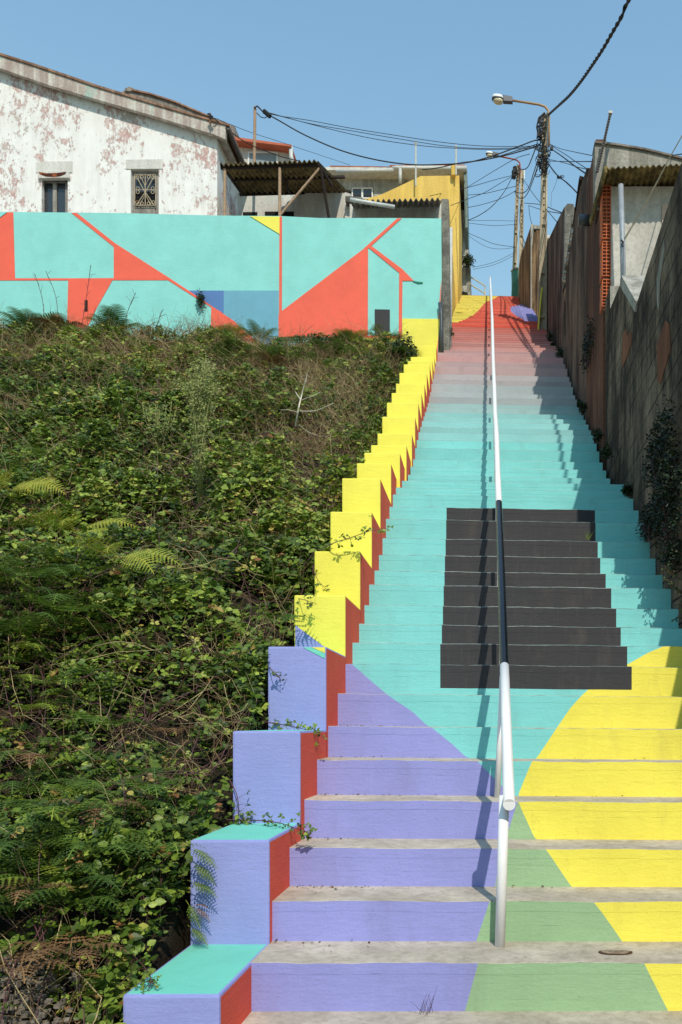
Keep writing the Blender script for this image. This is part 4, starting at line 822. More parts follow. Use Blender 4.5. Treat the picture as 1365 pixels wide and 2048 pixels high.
mb = MB(); nx, ny = len(Xs), len(Ys)
mb.v = [(x, y, gz(x, y)) for y in Ys for x in Xs]
for j in range(ny - 1):
    for i in range(nx - 1):
        mb.f.append((j * nx + i, j * nx + i + 1, (j + 1) * nx + i + 1, (j + 1) * nx + i)); mb.m.append(mb.mi(SOIL if (Xs[i] < -1.3 and 2 <= Ys[j] < 15.8) else GROUND))
tag(mb.build('hillside_ground', None, smooth=False), 'bare earth of the slope under the plants and steps', 'ground', kind='structure')

# ------------------------------------------------------------------ foliage builders
LEAF = np.array([[0, 0, 0], [-.30, .22, .05], [-.36, .52, .07], [-.17, .83, .04], [0, 1, -.03], [.17, .83, .04], [.36, .52, .07], [.30, .22, .05], [0, .5, -.04]])
LEAF_F = [[0, 8, 2, 1], [8, 4, 3, 2], [0, 7, 6, 8], [8, 6, 5, 4]]
def frames(nrm, yaw):
    nrm = nrm / np.linalg.norm(nrm, axis=1, keepdims=True); ref = np.stack([np.cos(yaw), np.sin(yaw), np.zeros_like(yaw)], 1)
    t = ref - nrm * (ref * nrm).sum(1, keepdims=True); t /= np.linalg.norm(t, axis=1, keepdims=True) + 1e-9
    return np.cross(t, nrm), t, nrm
def mesh_np(name, V, Fq, tone, mat, parent=None):
    me = bpy.data.meshes.new(name); nv, nf, k = len(V), len(Fq), Fq.shape[1]
    me.vertices.add(nv); me.vertices.foreach_set('co', V.astype(np.float32).ravel())
    me.loops.add(nf * k); me.loops.foreach_set('vertex_index', Fq.astype(np.int32).ravel())
    me.polygons.add(nf); me.polygons.foreach_set('loop_start', np.arange(0, nf * k, k, dtype=np.int32))
    try: me.polygons.foreach_set('loop_total', np.full(nf, k, np.int32))
    except Exception: pass
    at = me.attributes.new('tone', 'FLOAT', 'POINT'); at.data.foreach_set('value', tone.astype(np.float32))
    me.materials.append(mat); me.update(calc_edges=True)
    o = bpy.data.objects.new(name, me); C.objects.link(o)
    if parent: o.parent = parent; o.matrix_parent_inverse = parent.matrix_world.inverted()
    return o
def leaves(pos, nrm, yaw, size, tone):
    a, t, n = frames(nrm, yaw); k = len(LEAF)
    V = pos[:, None, :] + size[:, None, None] * (LEAF[None, :, 0:1] * a[:, None, :] + LEAF[None, :, 1:2] * t[:, None, :] + LEAF[None, :, 2:3] * n[:, None, :])
    Fq = (np.arange(len(pos))[:, None, None] * k + np.array(LEAF_F)[None]).reshape(-1, 4)
    return V.reshape(-1, 3), Fq, np.repeat(tone, k)
def trifol(pos, nrm, yaw, size, tone):
    out = []
    a, t, n = frames(nrm, yaw)
    for da, sc in ((0, 1.0), (1.35, 0.85), (-1.35, 0.85)):
        d = t * math.cos(da) + a * math.sin(da); y2 = np.arctan2(d[:, 1], d[:, 0]); n2 = nrm + 0.25 * rng.normal(size=nrm.shape)
        out.append((pos + d * (size * 0.12)[:, None], n2, y2, size * sc, np.clip(tone + rng.normal(0, .04, len(tone)), 0, 1)))
    return [np.concatenate(x) for x in zip(*out)]
def stalks(p0, p1, r, tone, mid=None):                   # thin three-sided stems, bent through a middle point
    d = p1 - p0; u = np.cross(d, np.array([0.3, 0.2, 1.0])); u /= np.linalg.norm(u, axis=1, keepdims=True) + 1e-9; v = np.cross(d, u); v /= np.linalg.norm(v, axis=1, keepdims=True) + 1e-9
    mid = (p0 + p1) / 2 if mid is None else mid; V = []
    for p_, s_ in ((p0, 1.0), (mid, 0.8), (p1, 0.35)):
        for a_ in (0, 2.1, 4.2): V.append(p_ + (u * math.cos(a_) + v * math.sin(a_)) * (r * s_)[:, None])
    V = np.stack(V, 1); base = np.arange(len(p0))[:, None, None] * 9
    f = []
    for s_ in (0, 3):
        for j in range(3): f.append([s_ + j, s_ + (j + 1) % 3, s_ + 3 + (j + 1) % 3, s_ + 3 + j])
    return V.reshape(-1, 3), (base + np.array(f)[None]).reshape(-1, 4), np.repeat(tone, 9)
LEAFM = leafmat('bramble_leaf', [(0.0, (40, 54, 24)), (0.3, (76, 98, 36)), (0.55, (114, 138, 48)), (0.8, (174, 188, 80)), (0.93, (188, 168, 90)), (1.0, (146, 96, 60))])
STEMM = leafmat('dry_stem', [(0.0, (74, 46, 44)), (0.3, (110, 78, 60)), (0.6, (158, 132, 92)), (1.0, (200, 182, 140))], 0.7, 0.05)
FERNM = leafmat('fern_frond', [(0.0, (58, 84, 34)), (0.4, (104, 132, 48)), (0.7, (178, 184, 60)), (0.85, (212, 186, 64)), (1.0, (150, 92, 48))], 0.5, 0.3)
DRYM = leafmat('dead_fern', [(0.0, (84, 56, 36)), (0.5, (122, 88, 56)), (1.0, (164, 130, 86))], 0.8, 0.1)
DARKLEAF = leafmat('dark_leaf', [(0.0, (28, 36, 22)), (0.6, (60, 82, 38)), (1.0, (96, 110, 52))])

def bank_pts(n, y0=2.35, y1=15.55, yp=1.0):
    Y = y0 + (y1 - y0) * rng.random(n) ** yp; lo = -(PX + 50) / F * Y - 0.3; keep = rng.random(n) < (-1.29 - lo) / (-1.29 + (PX + 50) / F * 15.55 + 0.3)
    Y = Y[keep]; lo = lo[keep]; X = lo + (-1.29 - lo) * rng.random(len(Y)); return X, Y
def sproj(X, Y, Z): return PX + X * F / Y, PY - (Z - EYE) * F / Y
def blob(px, py, cx, cy, rx, ry): return np.exp(-(((px - cx) / rx) ** 2 + ((py - cy) / ry) ** 2))
# --- brambles (a mass nobody could count)
X, Y = bank_pts(380000)
Z0 = canopy(X, Y); px, py_ = sproj(X, Y, Z0)
dry = blob(px, py_, 650, 800, 150, 130) + 0.7 * blob(px, py_, 260, 690, 260, 40) + 0.5 * blob(px, py_, 420, 1250, 190, 60) + 0.6 * blob(px, py_, 90, 2000, 130, 120) + 0.5 * blob(px, py_, 470, 1440, 60, 60)
fern = 0.7 * blob(px, py_, 60, 1250, 170, 260) + 0.5 * blob(px, py_, 120, 1750, 160, 150) + 0.5 * blob(px, py_, 700, 700, 140, 40)
cl = vnoise(X, Y, 2.6) * 0.6 + vnoise(X + 3, Y + 9, 5.5) * 0.4
keep = rng.random(len(X)) < np.clip((1.12 - dry * .85 - fern * 0.6) * np.clip((cl - 0.26) * 4.5, 0.16, 1), 0.12, 1) * 0.66
X, Y, Z0, cl, dry = X[keep], Y[keep], Z0[keep], cl[keep], dry[keep]
n = len(X); depth = rng.random(n) ** 1.4 * 0.26; Z = Z0 - depth + (cl - 0.5) * 0.62
clearX = np.minimum(X, -1.33 + 0.04 * rng.random(n))
pos = np.stack([clearX, Y, Z], 1); nrm = np.stack([rng.normal(0, .38, n), rng.normal(-.35, .38, n), np.full(n, 0.85)], 1)
tone = np.clip(rng.beta(2.0, 3.0, n) * 0.85 + 0.10 + 0.25 * np.clip(dry, 0, 1) * rng.random(n) + 0.45 * (vnoise(X + 20, Y, 1.1) - .5), 0, 1)
tone = np.where(rng.random(n) < 0.035, rng.uniform(.9, 1, n), tone)
size = (0.026 + 0.046 * rng.random(n) ** 1.5) * np.where(Y < 5, 0.88, 1.02) * (0.85 + 0.3 * vnoise(X + 40, Y, 0.8))
L = leaves(*trifol(pos, nrm, rng.uniform(0, 6.28, n), size, tone))
tag(mesh_np('bramble_thicket', *L, LEAFM), 'dense tangle of green bramble leaves covering the bank', 'brambles', kind='stuff')
print('bramble leaflets', n * 3)
# --- stems, dry stalks
X, Y = bank_pts(70000); Z0 = canopy(X, Y); px, py_ = sproj(X, Y, Z0)
dry = blob(px, py_, 650, 800, 150, 120) + 0.8 * blob(px, py_, 260, 680, 260, 35) + 0.7 * blob(px, py_, 440, 1260, 180, 60) + 0.8 * blob(px, py_, 60, 1980, 140, 120) + 0.9 * blob(px, py_, 490, 1420, 60, 90) + 0.4 * blob(px, py_, 330, 1700, 150, 250)
keep = rng.random(len(X)) < 0.17 + 0.9 * np.clip(dry, 0, 1); X, Y, Z0, dry = X[keep], Y[keep], Z0[keep], dry[keep]; n = len(X)
p0 = np.stack([np.minimum(X, -1.36), Y, Z0 - 0.22 + 0.1 * rng.random(n)], 1); ln = rng.uniform(0.12, 0.45, n) * (0.8 + 0.3 * np.clip(dry, 0, 1)); a_ = rng.uniform(0, 6.28, n); e_ = rng.normal(0.5, 0.45, n)
p1 = p0 + np.stack([np.cos(a_) * np.cos(e_), np.sin(a_) * np.cos(e_), np.sin(e_)], 1) * ln[:, None]
p1[:, 0] = np.minimum(p1[:, 0], -1.31); p1[:, 1] = np.minimum(p1[:, 1], 15.6); mid = (p0 + p1) / 2 + rng.normal(0, .03, (n, 3)) + np.array([0, 0, .03]); mid[:, 0] = np.minimum(mid[:, 0], -1.31)
L = stalks(p0, p1, rng.uniform(0.0012, 0.0030, n) * (0.7 + Y / 14), np.clip(rng.beta(2, 2, n) * 0.7 + 0.75 * np.clip(dry, 0, 1) * rng.random(n), 0, 1), mid)
tag(mesh_np('dry_stalks', *L, STEMM), 'dry straw coloured stalks and twigs sticking out of the bank', 'dry stalks', kind='stuff')
# long arching canes
MC = MB(); CANE = plain('bramble_cane', (92, 58, 62), 0.6, var=0.3, bumpd=0); CANE2 = plain('straw_cane', (170, 150, 108), 0.7, var=0.3, bumpd=0)
for i in range(420):
    Y_ = 2.6 + 12.6 * random.random(); lo = -(PX + 30) / F * Y_; X_ = random.uniform(lo, -1.5)
    a_ = random.uniform(0, 6.28); L_ = random.uniform(.4, 1.3); pth = []; rise = random.uniform(0.0, 0.12)
    for j in range(9):
        s_ = j / 8; x = X_ + math.cos(a_ + s_ * .6) * L_ * s_; y = min(15.5, max(2.4, Y_ + math.sin(a_ + s_ * .6) * L_ * s_)); x = min(x, -1.34)
        pth.append((x, y, float(canopy(x, y)) - .05 + rise * math.sin(s_ * 3.1) + .03 * math.sin(s_ * 12 + i)))
    MC.tube(pth, [0.0026 * (1 - .6 * k_ / 8) * (0.8 + Y_ / 18) for k_ in range(9)], CANE if i % 5 else CANE2, 4, cap=False)
tag(MC.build('bramble_canes'), 'long purple brown bramble canes arching over the bank', 'bramble canes', kind='stuff')

X, Y = bank_pts(8000); Z0 = canopy(X, Y); n = len(X)
p0 = np.stack([np.minimum(X, -1.4), Y, Z0 - .05], 1); a_ = rng.uniform(0, 6.28, n); e_ = rng.normal(.75, .4, n); ln = rng.uniform(.25, .6, n) * (0.55 + Y / 18)
p1 = p0 + np.stack([np.cos(a_) * np.cos(e_), np.sin(a_) * np.cos(e_) * .6, np.abs(np.sin(e_)) * .7], 1) * ln[:, None]; p1[:, 0] = np.minimum(p1[:, 0], -1.32); p1[:, 1] = np.minimum(p1[:, 1], 15.6)
mid = (p0 + p1) / 2 + np.stack([rng.normal(0, .03, n), rng.normal(0, .03, n), .05 + np.zeros(n)], 1); mid[:, 0] = np.minimum(mid[:, 0], -1.32)
tag(mesh_np('grass_stems', *stalks(p0, p1, rng.uniform(.0009, .0018, n) * (0.7 + Y / 12), np.clip(rng.beta(2, 1.6, n), 0, 1), mid), STEMM), 'fine pale grass stems standing out of the brambles', 'grass', kind='stuff')
# --- ferns
def frond(p0, dirv, L_, droop, tone, out, width=0.30, npin=17, roll=0.0, scale_pin=1.0):
    """appends triangles of one bracken frond"""
    V, Fc, T = out
    d = Vector(dirv).normalized(); up = Vector((0, 0, 1)); side = d.cross(up).normalized(); side.rotate(Matrix.Rotation(roll, 3, d)) if roll else None
    cur = Vector(p0); pts_ = []
    n = npin + 3
    for i in range(n + 1):
        s_ = i / n; dd = (d + Vector((0, 0, -droop * s_ * s_ * 1.6))).normalized(); pts_.append((cur.copy(), dd)); cur = cur + dd * (L_ / n)
    def tri(a, b_, c_, t_): k = len(V); V.extend([tuple(a), tuple(b_), tuple(c_), tuple((Vector(a) + Vector(c_)) / 2)]); Fc.append((k, k + 1, k + 2, k + 3)); T.extend([t_] * 4)
    for (a, da), (b_, db) in zip(pts_, pts_[1:]):
        nn = side.cross(da).normalized() * 0.0025; k = len(V); V.extend([tuple(a - side * .0025), tuple(a + side * .0025), tuple(b_ + side * .002), tuple(b_ - side * .002)]); Fc.append((k, k + 1, k + 2, k + 3)); T.extend([min(1, tone + .15)] * 4)
    for i in range(3, n):
        s_ = i / n; prof = math.sin(math.pi * min(1, (s_ - 0.10) / 0.95) ** 0.62) if s_ > .1 else 0; pl = width * L_ * max(.04, prof) * (1 - 0.15 * s_); a, da = pts_[i]
        nrm_ = side.cross(da).normalized()
        for sg in (-1, 1):
            pd = (side * sg + da * 0.42 + nrm_ * random.uniform(-.05, .05) + Vector((0, 0, -.10))).normalized(); m = max(3, int(pl / 0.013)); pv = pd.cross(nrm_).normalized(); t_ = min(1, max(0, tone + random.uniform(-.07, .07)))
            for q in range(m):
                f_ = q / m; w_ = pl * 0.17 * (1 - f_ * .85) * scale_pin; c0 = a + pd * (pl * f_) + Vector((0, 0, -pl * f_ * f_ * .12)); c1 = a + pd * (pl * (f_ + 1.15 / m)) + Vector((0, 0, -pl * f_ * f_ * .12))
                for s2 in (-1, 1): tri(c0, (c0 + c1) / 2 + pv * s2 * w_ + pd * (pl * .35 / m), c1, t_)
def fern_obj(name, base, fr, tone, label, mat=None, group=None, cat='fern', sp=1.0, roll=0.0):
    out = ([], [], [])
    for d_, L_, dr, w_ in fr: frond(base, d_, L_, dr, tone + random.uniform(-.06, .06), out, w_, npin=max(8, int(14 * min(1.3, L_ / .5))), scale_pin=sp, roll=roll)
    o = mesh_np(name, np.array(out[0]), np.array(out[1]), np.array(out[2]), mat or FERNM); return tag(o, label, cat, group)
def surf(px, py, lift=0.0):
    """point of the bank seen at this place of the photograph"""
    best = None
    for Y_ in np.arange(2.4, 15.6, 0.05):
        X_ = (px - PX) * Y_ / F
        if X_ > -1.30: continue
        zr = EYE + (PY - py) * Y_ / F
        if float(canopy(X_, Y_)) >= zr: best = Y_; break
    Y_ = best or 15.2; X_ = (px - PX) * Y_ / F
    return Vector((X_, Y_, float(canopy(X_, Y_)) + lift))
def fan(n, L_, a0=0, spread=6.28, el=0.7, dr=0.8, w_=0.3):
    return [((math.cos(a0 + spread * i / n + random.uniform(-.2, .2)) * math.cos(el), math.sin(a0 + spread * i / n) * math.cos(el), math.sin(el) + random.uniform(-.1, .2)), L_ * random.uniform(.75, 1.1), dr, w_) for i in range(n)]
ferns = [((20, 1010), 3, .40, .80, 'yellowish fern frond cluster at the left edge below the middle of the bank'), ((150, 1095), 3, .42, .72, 'yellow-green arching fern in the open on the left of the bank'), ((235, 1150), 3, .34, .74, 'smaller yellow-green fern just right of the arching one'),
         ((60, 1200), 6, .42, .36, 'dark green fern drooping low at the left edge under the yellow ones'), ((30, 1330), 6, .36, .3, 'green fern by the left edge two thirds of the way down'), ((140, 1290), 5, .36, .38, 'green fern tucked between stalks left of centre on the bank'),
         ((120, 1700), 6, .26, .46, 'bright green fern low on the left of the bank'), ((190, 1780), 5, .24, .4, 'green fern just below the bright one near the bottom left'), ((215, 1500), 5, .26, .34, 'small dark fern in the lower middle of the bank'),
         ((300, 1640), 5, .22, .4, 'small green fern left of the violet blocks'), ((560, 1290), 4, .25, .4, 'little fern behind the highest violet block'), ((330, 1880), 4, .2, .45, 'small fern near the lowest turquoise block top')]
for (a_, b_), n_, L_, tn, lab in ferns:
    if tn > .7:                                          # the three yellow ferns arch towards the viewer
        p_ = surf(a_, b_, .10); dirs = [((1, -.25 + random.uniform(-.2, .2), random.uniform(.15, .4)), L_ * random.uniform(1.3, 1.9), .7, .24), ((.8, -.6, random.uniform(-.1, .3)), L_ * random.uniform(1, 1.5), .8, .25), ((-.8, -.35, .4), L_ * 1.2, .9, .26), ((.2, -.8, .3), L_ * 1.1, 1.0, .27), ((-.3, -.6, .5), L_, 1.1, .25)]
        fern_obj('fern', p_, dirs, tn - .08, lab, group='ferns on the bank', sp=.8, roll=random.uniform(.5, .9)); continue
    p_ = surf(a_, b_, .10); fern_obj('fern', p_, fan(n_ + 1, L_ * 1.25, random.uniform(0, 6), 6.28, .55, 1.0), tn * .8, lab, group='ferns on the bank', sp=.85)
for a_, b_, n_, L_, tn, lab in ((60, 672, 8, .85, .22, 'large dark fern in front of the turquoise wall at its left end'), (225, 668, 7, .7, .16, 'dark fern against the wall between the red quadrilateral and the blue panel'), (470, 684, 6, .6, .45, 'fern in front of the small red triangle and light blue panel'), (520, 680, 4, .5, .30, 'fern tips before the light blue panel'),
                                (700, 700, 7, .6, .35, 'bushy fern under the black painted rectangle'), (640, 700, 5, .5, .5, 'fern at the wall foot left of the black painted rectangle')):
    Y_ = 15.2; X_ = (a_ - PX) * Y_ / F; p_ = Vector((X_, Y_, EYE + (PY - b_) * Y_ / F - .05)); fern_obj('fern', p_, fan(n_ + 2, L_ * 1.05, random.uniform(0, 6), 6.28, .85, .8), tn + .1, lab, group='ferns on the bank', sp=1.15)
for a_, b_, n_, L_, lab in ((60, 1560, 5, .26, 'dead brown fern at the left edge above the rubble'), (200, 1660, 5, .22, 'dead orange-brown fern lower left of centre'), (60, 1850, 5, .17, 'large mat of dead brown fern at bottom left'), (140, 1960, 7, .2, 'dead fern heap right of the rubble at the bottom'), (40, 2020, 6, .18, 'curled dead fern in the bottom left corner'),
                            (545, 745, 5, .4, 'dead brown fern right of the tall pale weed'), (120, 668, 5, .45, 'dead fern before the red quadrilateral'), (560, 690, 5, .45, 'rust brown dead fern at the foot of the wall near the red triangle'), (440, 1110, 4, .25, 'dead orange frond in the middle of the bank'), (335, 1500, 4, .2, 'orange dead frond near the violet blocks')):
    p_ = surf(a_, b_, .07); fern_obj('dead_fern', p_, fan(n_, L_ * 1.3, random.uniform(0, 6), 6.28, .4, 1.0), .5, lab, DRYM, 'dead ferns on the bank')
# background bracken mass
out = ([], [], [])
for i in range(380):
    c_ = random.random(); a_, b_ = (random.gauss(80, 90), random.gauss(1280, 170)) if c_ < .45 else ((random.gauss(130, 90), random.gauss(1740, 110)) if c_ < .7 else (random.uniform(440, 830), random.gauss(708, 16)))
    a_ = max(-20, min(a_, 840)); p_ = surf(a_, b_, .03)
    if p_.x > -1.5: continue
    an = random.uniform(0, 6.28); frond(p_, (math.cos(an), math.sin(an), .5), random.uniform(.22, .42) * (1.3 if p_.y > 8 else .85), 1.0, random.choice([.05, .1, .15, .2, .3, .38, .5]) * (1.0 if p_.y < 8 else 0.6), out, .3, 11, scale_pin=1.0 if p_.y > 8 else .85)
tag(mesh_np('bracken', np.array(out[0]), np.array(out[1]), np.array(out[2]), FERNM), 'mass of green bracken fronds mixed into the brambles', 'bracken', kind='stuff')

# --- generic leafy plant made of sprigs
def sprig(name, pth, r, leafsize, nleaf, tone, label, cat='bramble shoot', spread=.03, mat=None, group=None, stem=None, z_bias=.6):
    t_ = thing(name, pth[0], label, cat, group); mb = MB(); sp_ = smooth_path([Vector(p_) for p_ in pth], 5); mb.tube(sp_, [r * (1 - .7 * i / len(sp_)) for i in range(len(sp_))], stem or CANE, 5); mb.build('stem', t_)
    idx = rng.integers(max(1, len(sp_) // 6), len(sp_), nleaf); base = np.array([tuple(sp_[i]) for i in idx]); off_ = rng.normal(0, spread, (nleaf, 3)); pos = base + off_
    V1 = trifol(pos, np.stack([rng.normal(0, .5, nleaf), rng.normal(-.4, .4, nleaf), np.full(nleaf, z_bias)], 1), rng.uniform(0, 6.28, nleaf), rng.uniform(.6, 1.1, nleaf) * leafsize, np.clip(rng.normal(tone, .12, nleaf), 0, 1))
    mesh_np('leaves', *leaves(*V1), mat or LEAFM, t_)
    S_ = stalks(base, pos, np.full(nleaf, r * .35), np.full(nleaf, .2)); mesh_np('leaf_stalks', *S_, STEMM, t_); return t_
def onblock(px, py, u, lift=0.03): return P(px, py, u * U - lift)
sprig('bramble_shoot', [P(640, 1100, 19.3 * U), P(668, 1086, 18.9 * U), P(700, 1076, 18.8 * U), P(740, 1062, 18.8 * U), P(776, 1056, 18.9 * U)], .004, .035, 22, .5, 'bramble shoot with long bare tip crossing the third yellow block face')
sprig('bramble_shoot', [P(590, 1196, 17.3 * U), P(610, 1200, 16.8 * U), P(634, 1208, 16.7 * U)], .003, .026, 10, .35, 'short bramble shoot on the lowest all-yellow block front')
sprig('bramble_shoot', [P(625, 1130, 19.2 * U), P(636, 1160, 18.8 * U), P(660, 1184, 18.7 * U)], .003, .026, 12, .45, 'small bramble shoot before the second yellow block from the bottom')
sprig('bramble_shoot', [P(500, 1440, 15 * U), P(545, 1446, 14.9 * U), P(590, 1454, 14.5 * U), P(640, 1466, 14.0 * U)], .004, .028, 46, .5, 'leafy bramble lying on top of the third violet block', spread=.028)
sprig('bramble_shoot', [P(430, 1640, 12.8 * U), P(500, 1640, 12.7 * U), P(560, 1646, 12.3 * U), P(622, 1668, 12.0 * U)], .004, .026, 40, .48, 'bramble runner trailing across the second turquoise block top', spread=.022)
sprig('bramble_shoot', [P(460, 1560, 12.9 * U), P(474, 1590, 12.8 * U), P(478, 1625, 12.8 * U), P(470, 1650, 12.85 * U)], .003, .03, 18, .5, 'bramble shoot hanging down the left edge of the second violet block')
sprig('bramble_shoot', [P(535, 1330, 15.1 * U), P(548, 1345, 14.8 * U), P(565, 1362, 14.8 * U)], .003, .024, 9, .3, 'small dark bramble sprig on the highest violet block')
sprig('bramble_shoot', [P(230, 1900, 10 * U), P(270, 1915, 9.6 * U), P(300, 1950, 9.2 * U), P(300, 1975, 9.1 * U)], .003, .022, 40, .5, 'leafy shoot spilling over the lowest turquoise block top', spread=.022)
t_ = thing('dangling_fern', P(380, 1690, 11.2 * U), 'green fern drooping over the left side of the large violet block', 'fern')
out = ([], [], [])
for a_, b_, dx, dz, L_ in ((376, 1690, .6, -.3, .17), (380, 1720, .75, -.5, .16), (374, 1760, .7, -.2, .16), (372, 1800, .5, -.7, .14), (376, 1850, .6, -.4, .13)):
    frond(P(a_, b_, 10.85 * U), (dx, -.12, dz), L_, .5, .42, out, .34, 10)
mesh_np('fronds', np.array(out[0]), np.array(out[1]), np.array(out[2]), FERNM, t_)
fern_obj('dead_fern', P(385, 1810, 10.85 * U), [((.8, -.1, -.5), .11, .5, .3), ((.6, -.1, .1), .08, .8, .3)], .55, 'tiny dead brown frond hanging on the large violet block', DRYM)

# tall pale weed
t_ = thing('tall_pale_weed', surf(400, 1010), 'tall pale green flowering weed rising from the middle of the bank', 'weed'); b0 = surf(400, 1000, -.05); mb = MB(); lp, ln_, ly, ls_, lt = [], [], [], [], []
WEEDM = leafmat('pale_weed', [(0, (92, 106, 50)), (.5, (128, 138, 72)), (1, (164, 164, 108))], .7, .2)
WS = plain('weed_stem', (150, 150, 92), .7, bumpd=0)
for i in range(15):
    a_ = random.uniform(-34, 34); topx = 400 + a_ + random.uniform(-6, 10); ty = 690 + abs(a_) * 2.2 + random.uniform(0, 50)
    Yw = b0.y - random.uniform(.0, .3); p_ = [Vector((b0.x + a_ * .0006, b0.y, b0.z)), P(398 + a_ * .25 + random.uniform(-4, 4), 920, Yw), P(400 + a_ * .6 + random.uniform(-6, 6), 810, Yw), P(topx, ty, Yw)]; q = smooth_path(p_, 6); mb.tube(q, [.0038 * (1 - .6 * k_ / len(q)) for k_ in range(len(q))], WS, 4)
    for k_ in range(260):
        f_ = random.random() ** .6; v_ = q[int(f_ * (len(q) - 1))]; s_ = .075 * f_; o_ = Vector((random.gauss(0, s_ * .8), random.gauss(0, s_ * .8), random.uniform(0, .06)))
        lp.append(tuple(v_ + o_)); ln_.append((random.gauss(0, .5), random.gauss(-.5, .5), .4)); ly.append(random.uniform(0, 6.28)); ls_.append(random.uniform(.010, .026)); lt.append(random.uniform(.2, 1))
mb.build('stems', t_); mesh_np('flower_heads', *leaves(np.array(lp), np.array(ln_), np.array(ly), np.array(ls_), np.array(lt)), WEEDM, t_)['kind'] = 'stuff'
t_ = thing('pale_weed', surf(315, 860), 'shorter pale weed to the left of the tall one', 'weed'); b0 = surf(318, 880, -.05); mb = MB(); lp, ln_, ly, ls_, lt = [], [], [], [], []
for i in range(8):
    a_ = random.uniform(-36, 36); Yw = b0.y - .15; p_ = [b0, P(318 + a_ * .7, 850, Yw), P(318 + a_, 800 + random.uniform(0, 25), Yw)]; q = smooth_path(p_, 5); mb.tube(q, .003, WS, 4)
    for k_ in range(60):
        f_ = random.random() ** .6; v_ = q[int(f_ * (len(q) - 1))]; lp.append(tuple(v_ + Vector((random.gauss(0, .035), random.gauss(0, .035), random.gauss(0, .03))))); ln_.append((random.gauss(0, .5), -.5, .4)); ly.append(random.uniform(0, 6.28)); ls_.append(random.uniform(.01, .024)); lt.append(random.uniform(.2, .9))
mb.build('stems', t_); mesh_np('flower_heads', *leaves(np.array(lp), np.array(ln_), np.array(ly), np.array(ls_), np.array(lt)), WEEDM, t_)['kind'] = 'stuff'
# dead white branch
BR = plain('bleached_wood', (206, 196, 180), .8, var=.15, bumpd=.002)
b0 = surf(595, 850); t_ = thing('bleached_branch', b0, 'bare bleached white branch forking out of the dry twigs', 'branch'); Yb = b0.y - .25; mb = MB()
for l, r_ in (([(592, 852), (598, 815), (604, 790), (612, 758)], .012), ([(602, 800), (592, 785), (585, 772)], .006), ([(600, 822), (630, 822), (655, 812), (668, 806)], .006), ([(598, 826), (580, 820), (562, 820)], .006), ([(604, 800), (625, 792), (642, 784)], .004), ([(598, 850), (625, 868), (655, 873)], .006), ([(612, 765), (615, 745)], .004)):
    q = smooth_path([P(*c_, Yb + random.uniform(-.1, .1)) for c_ in l], 4); mb.tube(q, [r_ * (1 - .6 * k_ / len(q)) for k_ in range(len(q))], BR, 5)
mb.build('wood', t_)
# leafy plants: ellipsoid of leaves on a few stems
def bush(name, c_, rad, nleaf, size, tone, label, cat='plant', mat=None, group=None, nst=7, root=None, stems=True):
    c_ = Vector(c_); root = Vector(root) if root else c_ - Vector((0, 0, rad[2])); t_ = thing(name, root, label, cat, group)
    u = rng.normal(size=(nleaf, 3)); u /= np.linalg.norm(u, axis=1, keepdims=True); rr = rng.random(nleaf) ** .45
    cc = vnoise(u[:, 0] * 3, u[:, 2] * 3 + u[:, 1] * 2, 1.3); pos = np.array(c_) + u * rr[:, None] * np.array(rad) * (0.65 + .6 * cc)[:, None]
    mesh_np('leaves', *leaves(pos, np.stack([rng.normal(0, .5, nleaf), rng.normal(-.4, .5, nleaf), np.full(nleaf, .6)], 1), rng.uniform(0, 6.28, nleaf), rng.uniform(.6, 1.2, nleaf) * size, np.clip(rng.normal(tone, .15, nleaf) + .3 * (cc - .5), 0, 1)), mat or DARKLEAF, t_)
    if stems:
        mb = MB()
        for i in range(nst):
            e_ = Vector(pos[int(rng.integers(nleaf))]); mb.tube([root, root.lerp(e_, .5) + Vector((random.gauss(0, .02), 0, .03)), e_], [.006, .004, .002], CANE, 4)
        mb.build('stems', t_)
    return t_
bush('leafy_bush', P(805, 715, 14.6), (.30, .3, .38), 2600, .05, .45, 'dark leafy bush where the bank meets the yellow parapet top', 'bush')
bush('leafy_bush', P(730, 740, 13.8), (.34, .3, .24), 1900, .05, .4, 'low dark bush left of the parapet under the black painted rectangle', 'bush')
bush('wall_plant', P(401, 597, YW - .08), (.085, .08, .17), 420, .03, .5, 'small ivy tuft growing out of the turquoise wall beside the blue panel', nst=4)
bush('alley_plant', P(897, 665, 50.3 * U), (.10, .08, .22), 500, .035, .45, 'green weed climbing at the foot of the grey stone pillar', nst=4)
bush('alley_plant', P(891, 600, 49.9 * U), (.05, .05, .2), 200, .03, .4, 'sparse trailing weed halfway up the grey stone pillar', nst=3)
bush('wall_top_bush', P(935, 522, 91 * U), (.26, .2, .26), 900, .06, .45, 'small bush growing from the crumbling whitewashed wall at the top', 'bush', nst=6)
bush('wall_top_bush', P(928, 588, 90.5 * U), (.16, .1, .12), 300, .05, .4, 'low tuft at the foot of the crumbling whitewashed wall', 'bush', nst=4)
def onwall(px, py, X_=None, off=.06): Xq = (X_ or XW) - off; return Vector((Xq, Xq * F / (px - PX), EYE + (PY - py) * Xq / (px - PX)))
